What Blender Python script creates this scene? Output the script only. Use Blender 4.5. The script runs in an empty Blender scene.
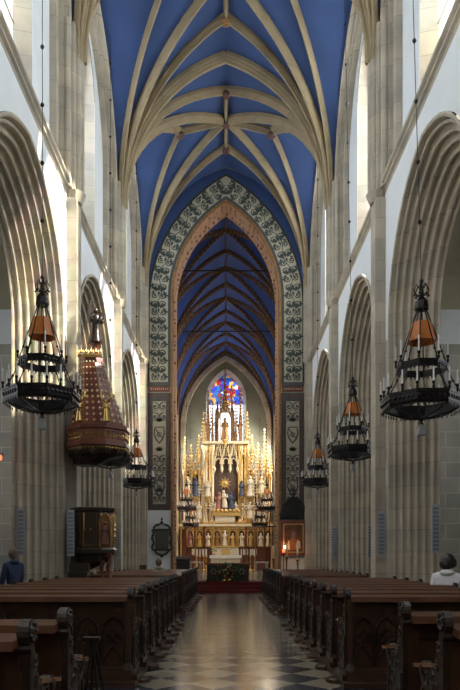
import bpy, math, random
from mathutils import Vector, Matrix
random.seed(7)
PI = math.pi
S = bpy.context.scene
C = S.collection

# ------------------------------------------------------------------ camera, sky, sun, exposure
EYE = 1.5
F = 640.0
cam_d = bpy.data.cameras.new('camera'); cam = bpy.data.objects.new('camera', cam_d); C.objects.link(cam)
cam.location = (0, 0, EYE); cam.rotation_euler = (PI/2, 0, 0)
cam_d.sensor_fit = 'VERTICAL'; cam_d.sensor_height = 36; cam_d.lens = 36*F/690
cam_d.shift_x = 4/690; cam_d.shift_y = 213/690
cam_d.clip_end = 400
S.camera = cam
S.view_settings.view_transform = 'Standard'; S.view_settings.look = 'None'
S.view_settings.gamma = 1; S.view_settings.exposure = -0.12; S.view_settings.use_curve_mapping = False
try:
    S.cycles.use_denoising = True
    S.cycles.max_bounces = 8; S.cycles.diffuse_bounces = 5; S.cycles.transparent_max_bounces = 12
    S.cycles.sample_clamp_indirect = 6
except Exception: pass
W_ = bpy.data.worlds.new('sky'); S.world = W_; W_.use_nodes = True
bg = W_.node_tree.nodes['Background']; bg.inputs[0].default_value = (0.75, 0.88, 1, 1); bg.inputs[1].default_value = 1.2
sun_d = bpy.data.lights.new('sun', 'SUN'); sun = bpy.data.objects.new('sun', sun_d); C.objects.link(sun)
sun_d.energy = 30; sun_d.angle = math.radians(0.9); sun_d.color = (1, .9, .74)
sun.rotation_euler = Vector((-9, 2.2, -6.9)).to_track_quat('-Z', 'Y').to_euler()
def area(name, loc, d, sx, sy, power, col=(1, 1, 1)):
    l = bpy.data.lights.new(name, 'AREA'); l.shape = 'RECTANGLE'; l.size = sx; l.size_y = sy; l.energy = power; l.color = col
    o = bpy.data.objects.new(name, l); C.objects.link(o); o.location = loc
    o.rotation_euler = Vector(d).to_track_quat('-Z', 'Y').to_euler(); return o

W = 4.2            # half width of the nave
PY = [-4.2, 2.9, 10.0, 17.1, 24.2, 31.3]   # piers
CH = 31.5          # chancel wall
SKYC = (.80, .90, 1)
for i in range(5):
    yc = (PY[i]+PY[i+1])/2
    for s in (-1, 1):
        area('sky_light', (s*(W+1.35), yc, 15.6), (-s, 0, -.35), 1.3, 5.2, 410 if s > 0 else 380, SKYC)
        area('sky_light', (s*9.0, yc, 5.6), (-s, 0, -.1), 2.0, 4.5, 140, (.9, .95, 1))
area('sky_light', (0, -5.0, 12), (0, 1, -.1), 5, 8, 230, (.85, .92, 1))  # fill light added behind the camera, shining through an assumed west opening
for y in (39.6, 48.7, 53.0):
    for s in (-1, 1):
        area('sky_light', (s*4.9, y, 10.5), (-s, 0, -.8), 1.6, 6.5, 1250 if s > 0 else 450, (1, .95, .85))
area('sky_light', (0, 56.6, 14.5), (0, -1, -.2), 2.6, 5.0, 300, (.95, .97, 1))

# ------------------------------------------------------------------ materials
def _n(nt, t, **k):
    n = nt.nodes.new(t)
    for a, b in k.items():
        if a in n.inputs: n.inputs[a].default_value = b
        else: setattr(n, a, b)
    return n
MATS = {}
def mat(name, col, rough=.6, metal=0, var=.25, scale=3, bump=0, col2=None, spec=.5):
    m = bpy.data.materials.new(name); m.use_nodes = True; nt = m.node_tree; b = nt.nodes['Principled BSDF']
    b.inputs['Roughness'].default_value = rough; b.inputs['Metallic'].default_value = metal
    b.inputs['Specular IOR Level'].default_value = spec
    tc = _n(nt, 'ShaderNodeTexCoord'); no = _n(nt, 'ShaderNodeTexNoise'); no.inputs['Scale'].default_value = scale; no.inputs['Detail'].default_value = 5
    nt.links.new(tc.outputs['Object'], no.inputs['Vector'])
    r = _n(nt, 'ShaderNodeValToRGB'); c2 = col2 or tuple(c*(1-var) for c in col)
    r.color_ramp.elements[0].position = .3; r.color_ramp.elements[1].position = .7
    r.color_ramp.elements[0].color = (*c2, 1); r.color_ramp.elements[1].color = (*col, 1)
    nt.links.new(no.outputs['Fac'], r.inputs['Fac']); nt.links.new(r.outputs['Color'], b.inputs['Base Color'])
    if bump:
        bp = _n(nt, 'ShaderNodeBump'); bp.inputs['Strength'].default_value = bump; bp.inputs['Distance'].default_value = .02
        nt.links.new(no.outputs['Fac'], bp.inputs['Height']); nt.links.new(bp.outputs['Normal'], b.inputs['Normal'])
    MATS[name] = m; return m
def brickmat(name, c1, c2, mortar, bw=.85, rh=.42, ms=.012, rough=.8):
    m = mat(name, c1, rough, var=.2, scale=1.5); nt = m.node_tree; b = nt.nodes['Principled BSDF']
    tc = [n for n in nt.nodes if n.type == 'TEX_COORD'][0]
    sp = _n(nt, 'ShaderNodeSeparateXYZ'); nt.links.new(tc.outputs['Object'], sp.inputs[0])
    ad = _n(nt, 'ShaderNodeMath', operation='ADD'); nt.links.new(sp.outputs[0], ad.inputs[0]); nt.links.new(sp.outputs[1], ad.inputs[1])
    cb = _n(nt, 'ShaderNodeCombineXYZ'); nt.links.new(ad.outputs[0], cb.inputs[0]); nt.links.new(sp.outputs[2], cb.inputs[1])
    br = _n(nt, 'ShaderNodeTexBrick'); nt.links.new(cb.outputs[0], br.inputs['Vector'])
    br.inputs['Scale'].default_value = 1; br.inputs['Brick Width'].default_value = bw; br.inputs['Row Height'].default_value = rh
    br.inputs['Mortar Size'].default_value = ms; br.inputs['Bias'].default_value = 0
    br.inputs['Color1'].default_value = (*c1, 1); br.inputs['Color2'].default_value = (*c2, 1); br.inputs['Mortar'].default_value = (*mortar, 1)
    no = [n for n in nt.nodes if n.type == 'TEX_NOISE'][0]
    mx = _n(nt, 'ShaderNodeMix', data_type='RGBA', blend_type='MULTIPLY'); mx.inputs[0].default_value = .7
    r2 = _n(nt, 'ShaderNodeMapRange'); r2.inputs['From Min'].default_value = .3; r2.inputs['From Max'].default_value = .7
    r2.inputs['To Min'].default_value = .68; r2.inputs['To Max'].default_value = 1.12
    nt.links.new(no.outputs['Fac'], r2.inputs['Value'])
    nt.links.new(br.outputs['Color'], mx.inputs[6]); nt.links.new(r2.outputs[0], mx.inputs[7]); nt.links.new(mx.outputs[2], b.inputs['Base Color'])
    return m
plaster = mat('plaster', (.80, .83, .84), .9, var=.07, scale=1.2)
cream = mat('cream_plaster', (.44, .40, .29), .9, var=.12, scale=1)
stone = brickmat('limestone', (.50, .43, .32), (.39, .35, .28), (.27, .23, .18), 1.1, .55, .006)
ashlar = brickmat('ashlar', (.50, .47, .40), (.38, .37, .32), (.62, .60, .54), .75, .40, .012)
ribstone = brickmat('rib_stone', (.36, .275, .155), (.32, .245, .14), (.22, .17, .10), 1.4, .9, .006)
blue = mat('vault_blue', (.042, .082, .215), .85, var=.22, scale=.9)
wood = mat('dark_oak', (.066, .027, .013), .34, var=.55, scale=6, bump=.15, spec=.5)
woodtop = mat('worn_oak', (.125, .046, .020), .42, var=.5, scale=4, spec=.3)
woodblack = mat('carved_oak', (.035, .02, .014), .30, var=.5, scale=14, bump=.4)
iron = mat('black_iron', (.022, .018, .018), .38, .55, var=.3)
wax = mat('candle_wax', (.75, .75, .72), .5, var=.05)
amber = mat('amber_shade', (.62, .19, .03), .55, var=.35, scale=6)
gold = mat('gilding', (.78, .50, .17), .33, .65, var=.35, scale=9, bump=.2)
palegold = mat('pale_gilding', (.80, .66, .42), .45, .2, var=.25, scale=9)
darkgold = mat('aged_gilding', (.36, .19, .07), .42, .5, var=.45, scale=5, bump=.3)
walnut = mat('red_walnut', (.19, .055, .028), .35, var=.4, scale=4)
nichedark = mat('niche_paint', (.09, .05, .03), .7, var=.4, scale=3)  # flat dark brown for the panels behind the altarpiece figures
white = mat('white_linen', (.85, .84, .80), .8, var=.05)
red = mat('red_carpet', (.13, .012, .012), .95, var=.3, scale=20)
leadblack = mat('ink_black', (.03, .035, .03), .7, var=.2)
olive = mat('scroll_paint', (.055, .075, .065), .85, var=.3, scale=8)
bordergrey = mat('border_paint', (.085, .085, .08), .85, var=.25, scale=4)
borderred = mat('border_red', (.22, .06, .05), .85, var=.3, scale=8)
speakerm = mat('speaker_grey', (.33, .34, .37), .5, var=.1)
skin = mat('skin', (.55, .33, .24), .6, var=.08)
hairm = mat('dark_hair', (.02, .012, .01), .5, var=.4, scale=30)
shirt = mat('white_cotton', (.74, .70, .72), .9, var=.12, scale=7)
beigecloth = mat('beige_cloth', (.42, .38, .26), .9, var=.2, scale=7)
bluecloth = mat('navy_cloth', (.03, .045, .10), .9, var=.3, scale=7)
greyhair = mat('brown_grey_hair', (.16, .11, .07), .7, var=.4, scale=30)
leaf = mat('foliage_green', (.06, .17, .035), .5, var=.6, scale=12)
flowerm = mat('flower_red', (.55, .10, .04), .6, var=.4, scale=12)
flowerw = mat('flower_cream', (.75, .62, .45), .6, var=.3, scale=12)
robeblue = mat('robe_blue', (.05, .06, .10), .5, var=.3, scale=8)
robered = mat('robe_rose', (.42, .17, .12), .5, var=.5, scale=8)
ivory = mat('ivory_paint', (.74, .64, .48), .5, var=.3, scale=8)
canvas = mat('painting_canvas', (.18, .08, .03), .5, var=.7, scale=3)
brass = mat('brass', (.62, .40, .14), .25, .9, var=.2)

def patterned(name, c1, c2, sc):        # small repeating painted ornament
    m = mat(name, c1, .85, var=.2); nt = m.node_tree; b = nt.nodes['Principled BSDF']
    tc = [n for n in nt.nodes if n.type == 'TEX_COORD'][0]
    v = _n(nt, 'ShaderNodeTexVoronoi'); v.inputs['Scale'].default_value = sc; v.inputs['Randomness'].default_value = .35
    nt.links.new(tc.outputs['Object'], v.inputs['Vector'])
    r = _n(nt, 'ShaderNodeValToRGB'); r.color_ramp.interpolation = 'CONSTANT'
    r.color_ramp.elements[0].color = (*c2, 1); r.color_ramp.elements[1].position = .33; r.color_ramp.elements[1].color = (*c1, 1)
    nt.links.new(v.outputs['Distance'], r.inputs['Fac']); nt.links.new(r.outputs['Color'], b.inputs['Base Color']); return m
ribpaint = patterned('painted_rib', (.13, .07, .04), (.34, .24, .13), 9)
intrados = patterned('painted_intrados', (.42, .25, .15), (.16, .07, .05), 4.5)
starry = patterned('starry_blue', (.05, .10, .36), (.60, .48, .20), 1.6)
_r = [n for n in starry.node_tree.nodes if n.type == 'VALTORGB'][-1]; _r.color_ramp.elements[1].position = .04
wallpaint = patterned('choir_wall_paint', (.30, .22, .13), (.14, .08, .05), 6)

def floor_mat():
    m = mat('marble_floor', (.5, .5, .5), .2, var=.1, scale=2.5, spec=.32); nt = m.node_tree; b = nt.nodes['Principled BSDF']
    tc = [n for n in nt.nodes if n.type == 'TEX_COORD'][0]; no = [n for n in nt.nodes if n.type == 'TEX_NOISE'][0]
    mp = _n(nt, 'ShaderNodeMapping'); mp.inputs['Rotation'].default_value = (0, 0, PI/4); mp.inputs['Location'].default_value = (.1, .1, .01)
    ck = _n(nt, 'ShaderNodeTexChecker'); ck.inputs['Scale'].default_value = 1/.47
    ck.inputs['Color1'].default_value = (.27, .235, .165, 1); ck.inputs['Color2'].default_value = (.028, .034, .048, 1)
    nt.links.new(tc.outputs['Object'], mp.inputs[0]); nt.links.new(mp.outputs[0], ck.inputs['Vector'])
    mx = _n(nt, 'ShaderNodeMix', data_type='RGBA', blend_type='MULTIPLY'); mx.inputs[0].default_value = 1
    r2 = _n(nt, 'ShaderNodeMapRange'); r2.inputs['To Min'].default_value = .75; r2.inputs['To Max'].default_value = 1.2
    nt.links.new(no.outputs['Fac'], r2.inputs['Value'])
    nt.links.new(ck.outputs['Color'], mx.inputs[6]); nt.links.new(r2.outputs[0], mx.inputs[7]); nt.links.new(mx.outputs[2], b.inputs['Base Color'])
    r3 = _n(nt, 'ShaderNodeMapRange'); r3.inputs['To Min'].default_value = .09; r3.inputs['To Max'].default_value = .22
    nt.links.new(no.outputs['Fac'], r3.inputs['Value']); nt.links.new(r3.outputs[0], b.inputs['Roughness'])
    return m
floorm = floor_mat()

def glass_mat(name, stained, amount):   # daylight passes, tinted by the panes
    m = bpy.data.materials.new(name); m.use_nodes = True; nt = m.node_tree; nt.nodes.clear()
    out = _n(nt, 'ShaderNodeOutputMaterial'); tr = _n(nt, 'ShaderNodeBsdfTransparent'); tl = _n(nt, 'ShaderNodeBsdfTranslucent')
    mx = _n(nt, 'ShaderNodeMixShader'); mx.inputs[0].default_value = .45
    tc = _n(nt, 'ShaderNodeTexCoord'); v = _n(nt, 'ShaderNodeTexVoronoi'); v.inputs['Scale'].default_value = 3.2
    nt.links.new(tc.outputs['Object'], v.inputs['Vector'])
    hs = _n(nt, 'ShaderNodeHueSaturation'); hs.inputs['Saturation'].default_value = 1.7; hs.inputs['Value'].default_value = 1.1
    nt.links.new(v.outputs['Color'], hs.inputs['Color'])
    m2 = _n(nt, 'ShaderNodeMix', data_type='RGBA'); m2.inputs[0].default_value = amount; m2.inputs[6].default_value = (.92, .93, .95, 1)
    nt.links.new(hs.outputs['Color'], m2.inputs[7])
    if stained:   # coloured heads over clear lights
        sp = _n(nt, 'ShaderNodeSeparateXYZ'); nt.links.new(tc.outputs['Object'], sp.inputs[0])
        mr = _n(nt, 'ShaderNodeMapRange'); mr.inputs['From Min'].default_value = stained[0]; mr.inputs['From Max'].default_value = stained[1]; mr.inputs['To Min'].default_value = .12; mr.inputs['To Max'].default_value = 1
        nt.links.new(sp.outputs[2], mr.inputs['Value']); nt.links.new(mr.outputs[0], m2.inputs[0])
    for n in (tr, tl): nt.links.new(m2.outputs[2], n.inputs['Color'])
    nt.links.new(tr.outputs[0], mx.inputs[1]); nt.links.new(tl.outputs[0], mx.inputs[2]); nt.links.new(mx.outputs[0], out.inputs[0]); return m
glass = glass_mat('leaded_glass', None, .22)
apseglass = glass_mat('stained_glass', (14.7, 15.0), 1)
_nt = apseglass.node_tree; _hs = [n for n in _nt.nodes if n.type == 'HUE_SAT'][0]; _vo = [n for n in _nt.nodes if n.type == 'TEX_VORONOI'][0]
_cr = _n(_nt, 'ShaderNodeValToRGB'); _cr.color_ramp.interpolation = 'CONSTANT'
for _p, _c in ((0, (.02,.05,.35,1)), (.3, (.25,.015,.02,1)), (.45, (.03,.10,.30,1)), (.62, (.6,.28,.05,1)), (.7, (.45,.5,.6,1)), (.8, (.05,.02,.2,1))):
    _e = _cr.color_ramp.elements[0] if _p == 0 else _cr.color_ramp.elements.new(_p); _e.color = _c
_nt.links.new(_vo.outputs['Color'], _cr.inputs[0]); _nt.links.new(_cr.outputs[0], _hs.inputs['Color']); _hs.inputs['Saturation'].default_value = 1; _hs.inputs['Value'].default_value = .8

# ------------------------------------------------------------------ mesh helpers
class MB:
    def __init__(s): s.v = []; s.f = []; s.m = []; s.cur = 0
    def add(s, vs, fs):
        o = len(s.v); s.v += [tuple(v) for v in vs]
        for f in fs: s.f.append(tuple(i+o for i in f)); s.m.append(s.cur)
        return s
    def mat(s, i): s.cur = i; return s
    def box(s, x0, x1, y0, y1, z0, z1):
        return s.add([(x0,y0,z0),(x1,y0,z0),(x1,y1,z0),(x0,y1,z0),(x0,y0,z1),(x1,y0,z1),(x1,y1,z1),(x0,y1,z1)],
                     [(0,3,2,1),(4,5,6,7),(0,1,5,4),(1,2,6,5),(2,3,7,6),(3,0,4,7)])
    def loft(s, secs, closed=False, caps=False):
        n = len(secs[0]); vs = [p for q in secs for p in q]; fs = []
        for i in range(len(secs)-1):
            for j in range(n if closed else n-1):
                k = (j+1) % n; fs.append((i*n+j, i*n+k, (i+1)*n+k, (i+1)*n+j))
        if caps: fs += [tuple(range(n))[::-1], tuple((len(secs)-1)*n+j for j in range(n))]
        return s.add(vs, fs)
    def lathe(s, prof, c=(0,0), n=12, rot=0, sx=1, sy=1):
        secs = [[(c[0]+max(r,1e-4)*sx*math.cos(rot+2*PI*k/n), c[1]+max(r,1e-4)*sy*math.sin(rot+2*PI*k/n), z) for k in range(n)] for r, z in prof]
        return s.loft(secs, True, True)
    def tube(s, path, r, n=6):
        path = [Vector(p) for p in path]; secs = []
        for i, p in enumerate(path):
            t = (path[min(i+1, len(path)-1)]-path[max(i-1, 0)]); t = t.normalized() if t.length > 1e-9 else Vector((0,0,1))
            a = Vector((0,0,1)) if abs(t.z) < .9 else Vector((1,0,0))
            u = t.cross(a).normalized(); w = t.cross(u); rr = r[i] if isinstance(r, (list, tuple)) else r
            secs.append([p+u*rr*math.cos(2*PI*k/n)+w*rr*math.sin(2*PI*k/n) for k in range(n)])
        return s.loft(secs, True, True)
    def ball(s, c, r, n=8, sx=1, sy=1, sz=1):
        m = max(4, n//2+1); secs = []
        for i in range(m+1):
            a = -PI/2+PI*i/m; rr = max(math.cos(a), .01)*r
            secs.append([(c[0]+sx*rr*math.cos(2*PI*k/n), c[1]+sy*rr*math.sin(2*PI*k/n), c[2]+sz*r*math.sin(a)) for k in range(n)])
        return s.loft(secs, True, True)
    def oct(s, c, r, h=None):
        h = h or r
        return s.add([(c[0]+r,c[1],c[2]),(c[0],c[1]+r,c[2]),(c[0]-r,c[1],c[2]),(c[0],c[1]-r,c[2]),(c[0],c[1],c[2]+h),(c[0],c[1],c[2]-h)],
                     [(0,1,4),(1,2,4),(2,3,4),(3,0,4),(1,0,5),(2,1,5),(3,2,5),(0,3,5)])
    def prism(s, pts, d):               # 3-D outline and an extrusion vector
        a = [Vector(p) for p in pts]; b = [p+Vector(d) for p in a]; n = len(a)
        return s.add(a+b, [tuple(range(n))[::-1], tuple(range(n, 2*n))]+[(i, (i+1) % n, n+(i+1) % n, n+i) for i in range(n)])
    def build(s, name, mats, parent=None, smooth=False):
        me = bpy.data.meshes.new(name); me.from_pydata(s.v, [], s.f)
        for m in (mats if isinstance(mats, (list, tuple)) else [mats]): me.materials.append(m)
        me.polygons.foreach_set('material_index', s.m)
        if smooth: me.polygons.foreach_set('use_smooth', [True]*len(s.f))
        me.update()
        o = bpy.data.objects.new(name, me); C.objects.link(o)
        if parent: o.parent = parent
        return o
def tag(o, label=None, cat=None, group=None, kind=None):
    if label: o['label'] = label
    if cat: o['category'] = cat
    if group: o['group'] = group
    if kind: o['kind'] = kind
    return o
def empty(name, loc=(0,0,0), label=None, cat=None, group=None, rz=0, kind=None, scale=1):
    o = bpy.data.objects.new(name, None); C.objects.link(o); o.location = loc; o.rotation_euler = (0,0,rz); o.scale = (scale,)*3
    return tag(o, label, cat, group, kind)
def copy_tree(o, parent=None):
    c = o.copy(); C.objects.link(c)
    if parent: c.parent = parent
    for ch in [x for x in bpy.data.objects if x.parent == o]: copy_tree(ch, c)
    return c
def arch(c, a, z0, zs, za, n=12):       # pointed arch outline as (u, z)
    r = za-zs; cc = (r*r-a*a)/(2*a); R = a+cc; th = math.atan2(r, cc) if True else 0
    half = [(-cc*-1*0, 0)]
    right = []
    for i in range(n+1):
        t = th*i/n; right.append((-cc+R*math.cos(t), R*math.sin(t)))     # from (a,0) to (0,r)
    pts = [(c-a, z0)]+[(c-x, zs+z) for x, z in right]
    pts += [(c+x, zs+z) for x, z in right[::-1][1:]]+[(c+a, z0)]
    return pts

# ------------------------------------------------------------------ vault surface
def P(x, a, r):
    c = (r*r-a*a)/(2*a); R = a+c; return math.sqrt(max(R*R-(abs(x)+c)**2, 0))
class Vault:
    def __init__(s, y0, y1, w, zs, rise, side): s.y0, s.y1, s.w, s.zs, s.rise, s.k = y0, y1, w, zs, rise, 1-side/rise; s.yc = (y0+y1)/2; s.L = (y1-y0)/2
    def z(s, x, y):
        u = min(abs(x)/s.w, 1); v = min(abs(y-s.yc)/s.L, 1)
        if u <= v: return s.zs+P(u*s.w, s.w, s.rise)
        q = (u-v)/(1-v+1e-9); return s.zs+P(v*s.w, s.w, s.rise)*(1-s.k*q)
    def web(s, mb, n=14, lift=.12):
        g = [math.sin(PI/2*i/n) for i in range(-n, n+1)]; N = len(g)
        vs = [(s.w*u, s.yc+s.L*v, s.z(s.w*u, s.yc+s.L*v)+lift) for v in g for u in g]; fs = []
        for j in range(N-1):
            for i in range(N-1):
                a, b, c, d = j*N+i, j*N+i+1, (j+1)*N+i+1, (j+1)*N+i
                fs += [(a, b, c), (a, c, d)] if (g[i]+g[i+1])*(g[j]+g[j+1]) > 0 else [(a, b, d), (b, c, d)]
        mb.add(vs, fs)
    def rib(s, mb, p, q, w=.14, d=.34, n=14):
        w *= .78; d *= .80
        pts = []; dense = (abs(abs(p[0])-s.w) < .02)
        for i in range(n+1):
            t = i/n; t = 1-math.cos(t*PI/2) if dense else t
            x = p[0]+(q[0]-p[0])*t; y = p[1]+(q[1]-p[1])*t
            pts.append(Vector((x*(1-.045*(1-t)) if dense else x, y, s.z(x, y))))
        sweep(mb, pts, w, d)
def sweep(mb, pts, w, d):
    prof = [(-w, .12), (-w, -.02), (-w*.72, -d*.30), (-w*.72, -d*.42), (-w*.42, -d*.7), (-w*.42, -d*.86), (-w*.2, -d), (w*.2, -d), (w*.42, -d*.86), (w*.42, -d*.7), (w*.72, -d*.42), (w*.72, -d*.30), (w, -.02), (w, .12)]
    pl = Vector((pts[-1].x-pts[0].x, pts[-1].y-pts[0].y, 0)).normalized(); side = Vector((-pl.y, pl.x, 0)); secs = []
    for i, p in enumerate(pts):
        t = (pts[min(i+1, len(pts)-1)]-pts[max(i-1, 0)]).normalized(); nn = side.cross(t)
        if nn.z < 0 or (abs(nn.z) < .05 and nn.dot(-pl) < 0): nn = -nn
        if abs(t.z) > .99: nn = -pl
        secs.append([p+side*a+nn*b for a, b in prof])
    mb.loft(secs, False)

# ------------------------------------------------------------------ floor, aisles, walls
MB().add([(-8.8,-4.6,0),(8.8,-4.6,0),(8.8,58,0),(-8.8,58,0)], [(0,1,2,3)]).build('floor', floorm)['kind'] = 'structure'
FLUTE = [(0,-.05),(.04,-.07),(.08,-.05),(.09,.02),(.10,.10)]
for _k in range(6):     # rolls and deep hollows stepping into the arch
    _i, _d = .10+_k*.13, .10+_k*.15
    FLUTE += [(_i+.015,_d-.035),(_i+.045,_d-.05),(_i+.075,_d-.03),(_i+.08,_d+.01),(_i+.05,_d+.045),(_i+.06,_d+.10),(_i+.10,_d+.13),(_i+.13,_d+.12)]
FLUTE += [(.89,1.0)]
AH, AZS, AZA = 2.85, 7.3, 10.5
MULL = []
def build_side(s, nm):
    wall = MB()
    X = s*W
    for i in range(5):
        y0, y1 = PY[i], PY[i+1]; c = (y0+y1)/2
        ap = arch(c, AH, 0, AZS, AZA)
        wall.mat(0)
        for a, b in zip(ap[1:-1], ap[2:-1]):
            wall.add([(X,a[0],a[1]),(X,b[0],b[1]),(X,b[0],11.5),(X,a[0],11.5)], [(0,1,2,3)])
        for ya, yb in ((y0, c-AH), (c+AH, y1)):
            wall.mat(1).add([(X,ya,0),(X,yb,0),(X,yb,7.2),(X,ya,7.2)], [(0,1,2,3)])
            wall.mat(0).add([(X,ya,7.2),(X,yb,7.2),(X,yb,11.5),(X,ya,11.5)], [(0,1,2,3)])
        # aisle side of the arcade
        X2 = s*(W+1.0); h2 = AH-.88; ap = arch(c, h2, 0, AZS, AZA-.95); wall.mat(1)
        for a, b in zip(ap[1:-1], ap[2:-1]):
            wall.add([(X2,a[0],a[1]),(X2,b[0],b[1]),(X2,b[0],11.5),(X2,a[0],11.5)], [(0,1,2,3)])
        for ya, yb in ((y0, c-h2), (c+h2, y1)):
            wall.add([(X2,ya,0),(X2,yb,0),(X2,yb,11.5),(X2,ya,11.5)], [(0,1,2,3)])
        # clerestory white wall round the window
        X3 = s*(W+.32); wh = 1.4; wp = arch(c, wh, 12.15, 16.9, 18.85); wall.mat(0)
        for a, b in zip(wp[1:-1], wp[2:-1]):
            wall.add([(X3,a[0],a[1]),(X3,b[0],b[1]),(X3,b[0],20.8),(X3,a[0],20.8)], [(0,1,2,3)])
        wall.add([(X3,c-wh,11.5),(X3,c+wh,11.5),(X3,c+wh,12.15),(X3,c-wh,12.15)], [(0,1,2,3)])
        for ya, yb in ((y0, c-wh), (c+wh, y1)):
            wall.add([(X3,ya,11.5),(X3,yb,11.5),(X3,yb,20.8),(X3,ya,20.8)], [(0,1,2,3)])
    w = tag(wall.build('wall_'+nm, [plaster, ashlar]), kind='structure')
    for i in range(5):
        y0, y1 = PY[i], PY[i+1]; c = (y0+y1)/2
        m = MB(); m.loft([[(s*(W+d), u, z) for u, z in arch(c, AH-k, 0, AZS, AZA-k*1.08)] for k, d in FLUTE])
        m.build('arcade_arch', stone, w)
        # moulded band of the wall arch
        V = Vault(y0, y1, W, 14.7, 5.8, 4.8); m = MB(); secs = []
        base = arch(c, 3.55, 11.4, 14.7, 19.5)
        secs.append([(s*W, u, (V.z(W, u)+.1 if 1 <= q < len(base)-1 else z)) for q, (u, z) in enumerate(base)])
        for a, za, d in ((3.40,19.40,-.10),(3.34,19.36,-.14),(3.28,19.33,-.10),(3.27,19.30,.03),(3.20,19.26,.07),(3.14,19.23,.02),(3.08,19.20,.03),(3.06,19.17,.14),(2.98,19.14,.18),(2.93,19.11,.12),(2.86,19.08,.15),(2.84,19.06,.32)):
            secs.append([(s*(W+d), u, z) for u, z in arch(c, a, 11.4, 15.2+(3.35-a)*.9, za)])
        m.loft(secs); m.build('clerestory_arch', stone, w)
        m = MB(); pr = [(.33,11.75),(-.12,11.40),(-.15,11.38),(-.15,11.30),(-.09,11.25),(-.09,11.2),(-.03,11.16),(0,11.1)]
        m.loft([[(s*(W+d), y, z) for d, z in pr] for y in (y0+.2, y1-.2)]); m.build('cornice', stone, w)
    for i in range(6):
        y = PY[i]; m = MB()
        m.box(min(s*W, s*(W-.27)), max(s*W, s*(W-.27)), y-.26, y+.26, 0, 11.0)
        m.box(min(s*W, s*(W-.36)), max(s*W, s*(W-.36)), y-.36, y+.36, 0, .9)
        m.lathe([(.2,10.95),(.27,11.12),(.3,11.2),(.2,11.25)], (s*(W-.16), y), 10)
        for dy, dx, r in ((0,.32,.10),(.11,.27,.09),(-.11,.27,.09),(0,.2,.13),(.2,.16,.09),(-.2,.16,.09),(.36,.06,.10),(-.36,.06,.10)):
            m.lathe([(r,11.2),(r,15.6)], (s*(W-dx), y+dy), 8)
        m.build('pier_shaft', stone, w)
    # aisle
    m = MB(); XO = s*8.3
    for i in range(5):
        y0, y1 = PY[i], PY[i+1]; c = (y0+y1)/2; wp = arch(c, .95, 3.2, 6.6, 8.0)
        m.mat(0)
        for a, b in zip(wp[1:-1], wp[2:-1]): m.add([(XO,a[0],a[1]),(XO,b[0],b[1]),(XO,b[0],11.6),(XO,a[0],11.6)], [(0,1,2,3)])
        m.mat(1).add([(XO,c-.95,0),(XO,c+.95,0),(XO,c+.95,3.2),(XO,c-.95,3.2)], [(0,1,2,3)])
        for ya, yb in ((y0, c-.95), (c+.95, y1)): m.add([(XO,ya,0),(XO,yb,0),(XO,yb,7.1),(XO,ya,7.1)], [(0,1,2,3)]); m.mat(0).add([(XO,ya,7.1),(XO,yb,7.1),(XO,yb,11.6),(XO,ya,11.6)], [(0,1,2,3)]); m.mat(1)
    for y in PY:
        for yy in (y-.35, y+.35):
            m.mat(1).add([(s*5.2,yy,0),(XO,yy,0),(XO,yy,7.1),(s*5.2,yy,7.1)], [(0,1,2,3)])
            m.mat(0).add([(s*5.2,yy,7.1),(XO,yy,7.1),(XO,yy,11.6),(s*5.2,yy,11.6)], [(0,1,2,3)])
    tag(m.build('wall_aisle_'+nm, [plaster, ashlar]), kind='structure')
    m = MB()
    for i in range(5):
        y0, y1 = PY[i]+.35, PY[i+1]-.35; c = (y0+y1)/2; a = (y1-y0)/2
        m.loft([[(x, u, z) for u, z in arch(c, a-.01, 8.0, 8.02, 11.3)] for x in (s*5.2, XO)])
    tag(m.build('ceiling_aisle_'+nm, cream), kind='structure')
    for y in (PY[0], PY[-1]): pass
    # roof over wall tops keeps daylight out of the attic
    tag(MB().box(min(s*5.1, s*8.4), max(s*5.1, s*8.4), -4.6, 31.9, 11.6, 11.8).build('roof_aisle_'+nm, iron), kind='structure')
WN = [0]
def window(kind, s, c, x, a, z0, zs, za, sill=.6, glassm=None, jd=.4, nb=7, cols=1, spl=.3):
    WN[0] += 1
    w = tag(bpy.data.objects.new('window_%d' % WN[0], None), kind='structure'); C.objects.link(w)
    m = MB()
    A = [(s*x, u, z) for u, z in arch(c, a+spl, z0-sill, zs-.15 if spl < .35 else zs, za+.15 if spl < .35 else za+.25)]; B = [(s*(x+jd), u, z) for u, z in arch(c, a, z0, zs, za)]
    D = [(s*(x+jd+.35), u, z) for u, z in arch(c, a+.02, z0, zs, za)]
    m.loft([A, B, D], True); m.build('window_jamb', stone, w)
    pts = [(s*(x+jd), u, z) for u, z in arch(c, a, z0, zs, za)]
    MB().add(pts, [tuple(range(len(pts)))]).build('pane', glassm or glass, w)
    m = MB(); xx = s*(x+jd-.03)
    for k in range(1, cols+1):
        u = c-a+2*a*k/(cols+1); m.box(min(xx, xx+s*.06), max(xx, xx+s*.06), u-.045, u+.045, z0, zs+P(u-c, a, za-zs))
    for k in range(1, nb): z = z0+(zs-z0)*k/nb; m.box(min(xx, xx+s*.04), max(xx, xx+s*.04), c-a, c+a, z-.018, z+.018)
    m.build('tracery', stone, w)
for s, nm in ((-1, 'left'), (1, 'right')):
    build_side(s, nm)
    for i in range(5):
        c = (PY[i]+PY[i+1])/2
        window('clerestory', s, c, W+.32, 1.28, 12.75, 16.8, 18.65, spl=.10, jd=.42)
        window('aisle', s, c, 8.3, .85, 3.4, 6.7, 7.9, .2, None, .15, 5)
tag(MB().box(10.6, 10.9, -6, 34, 0, 9.8).build('wall_outside_right', ashlar), kind='structure')  # unseen slab added to keep direct sun out of the right aisle windows
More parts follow.
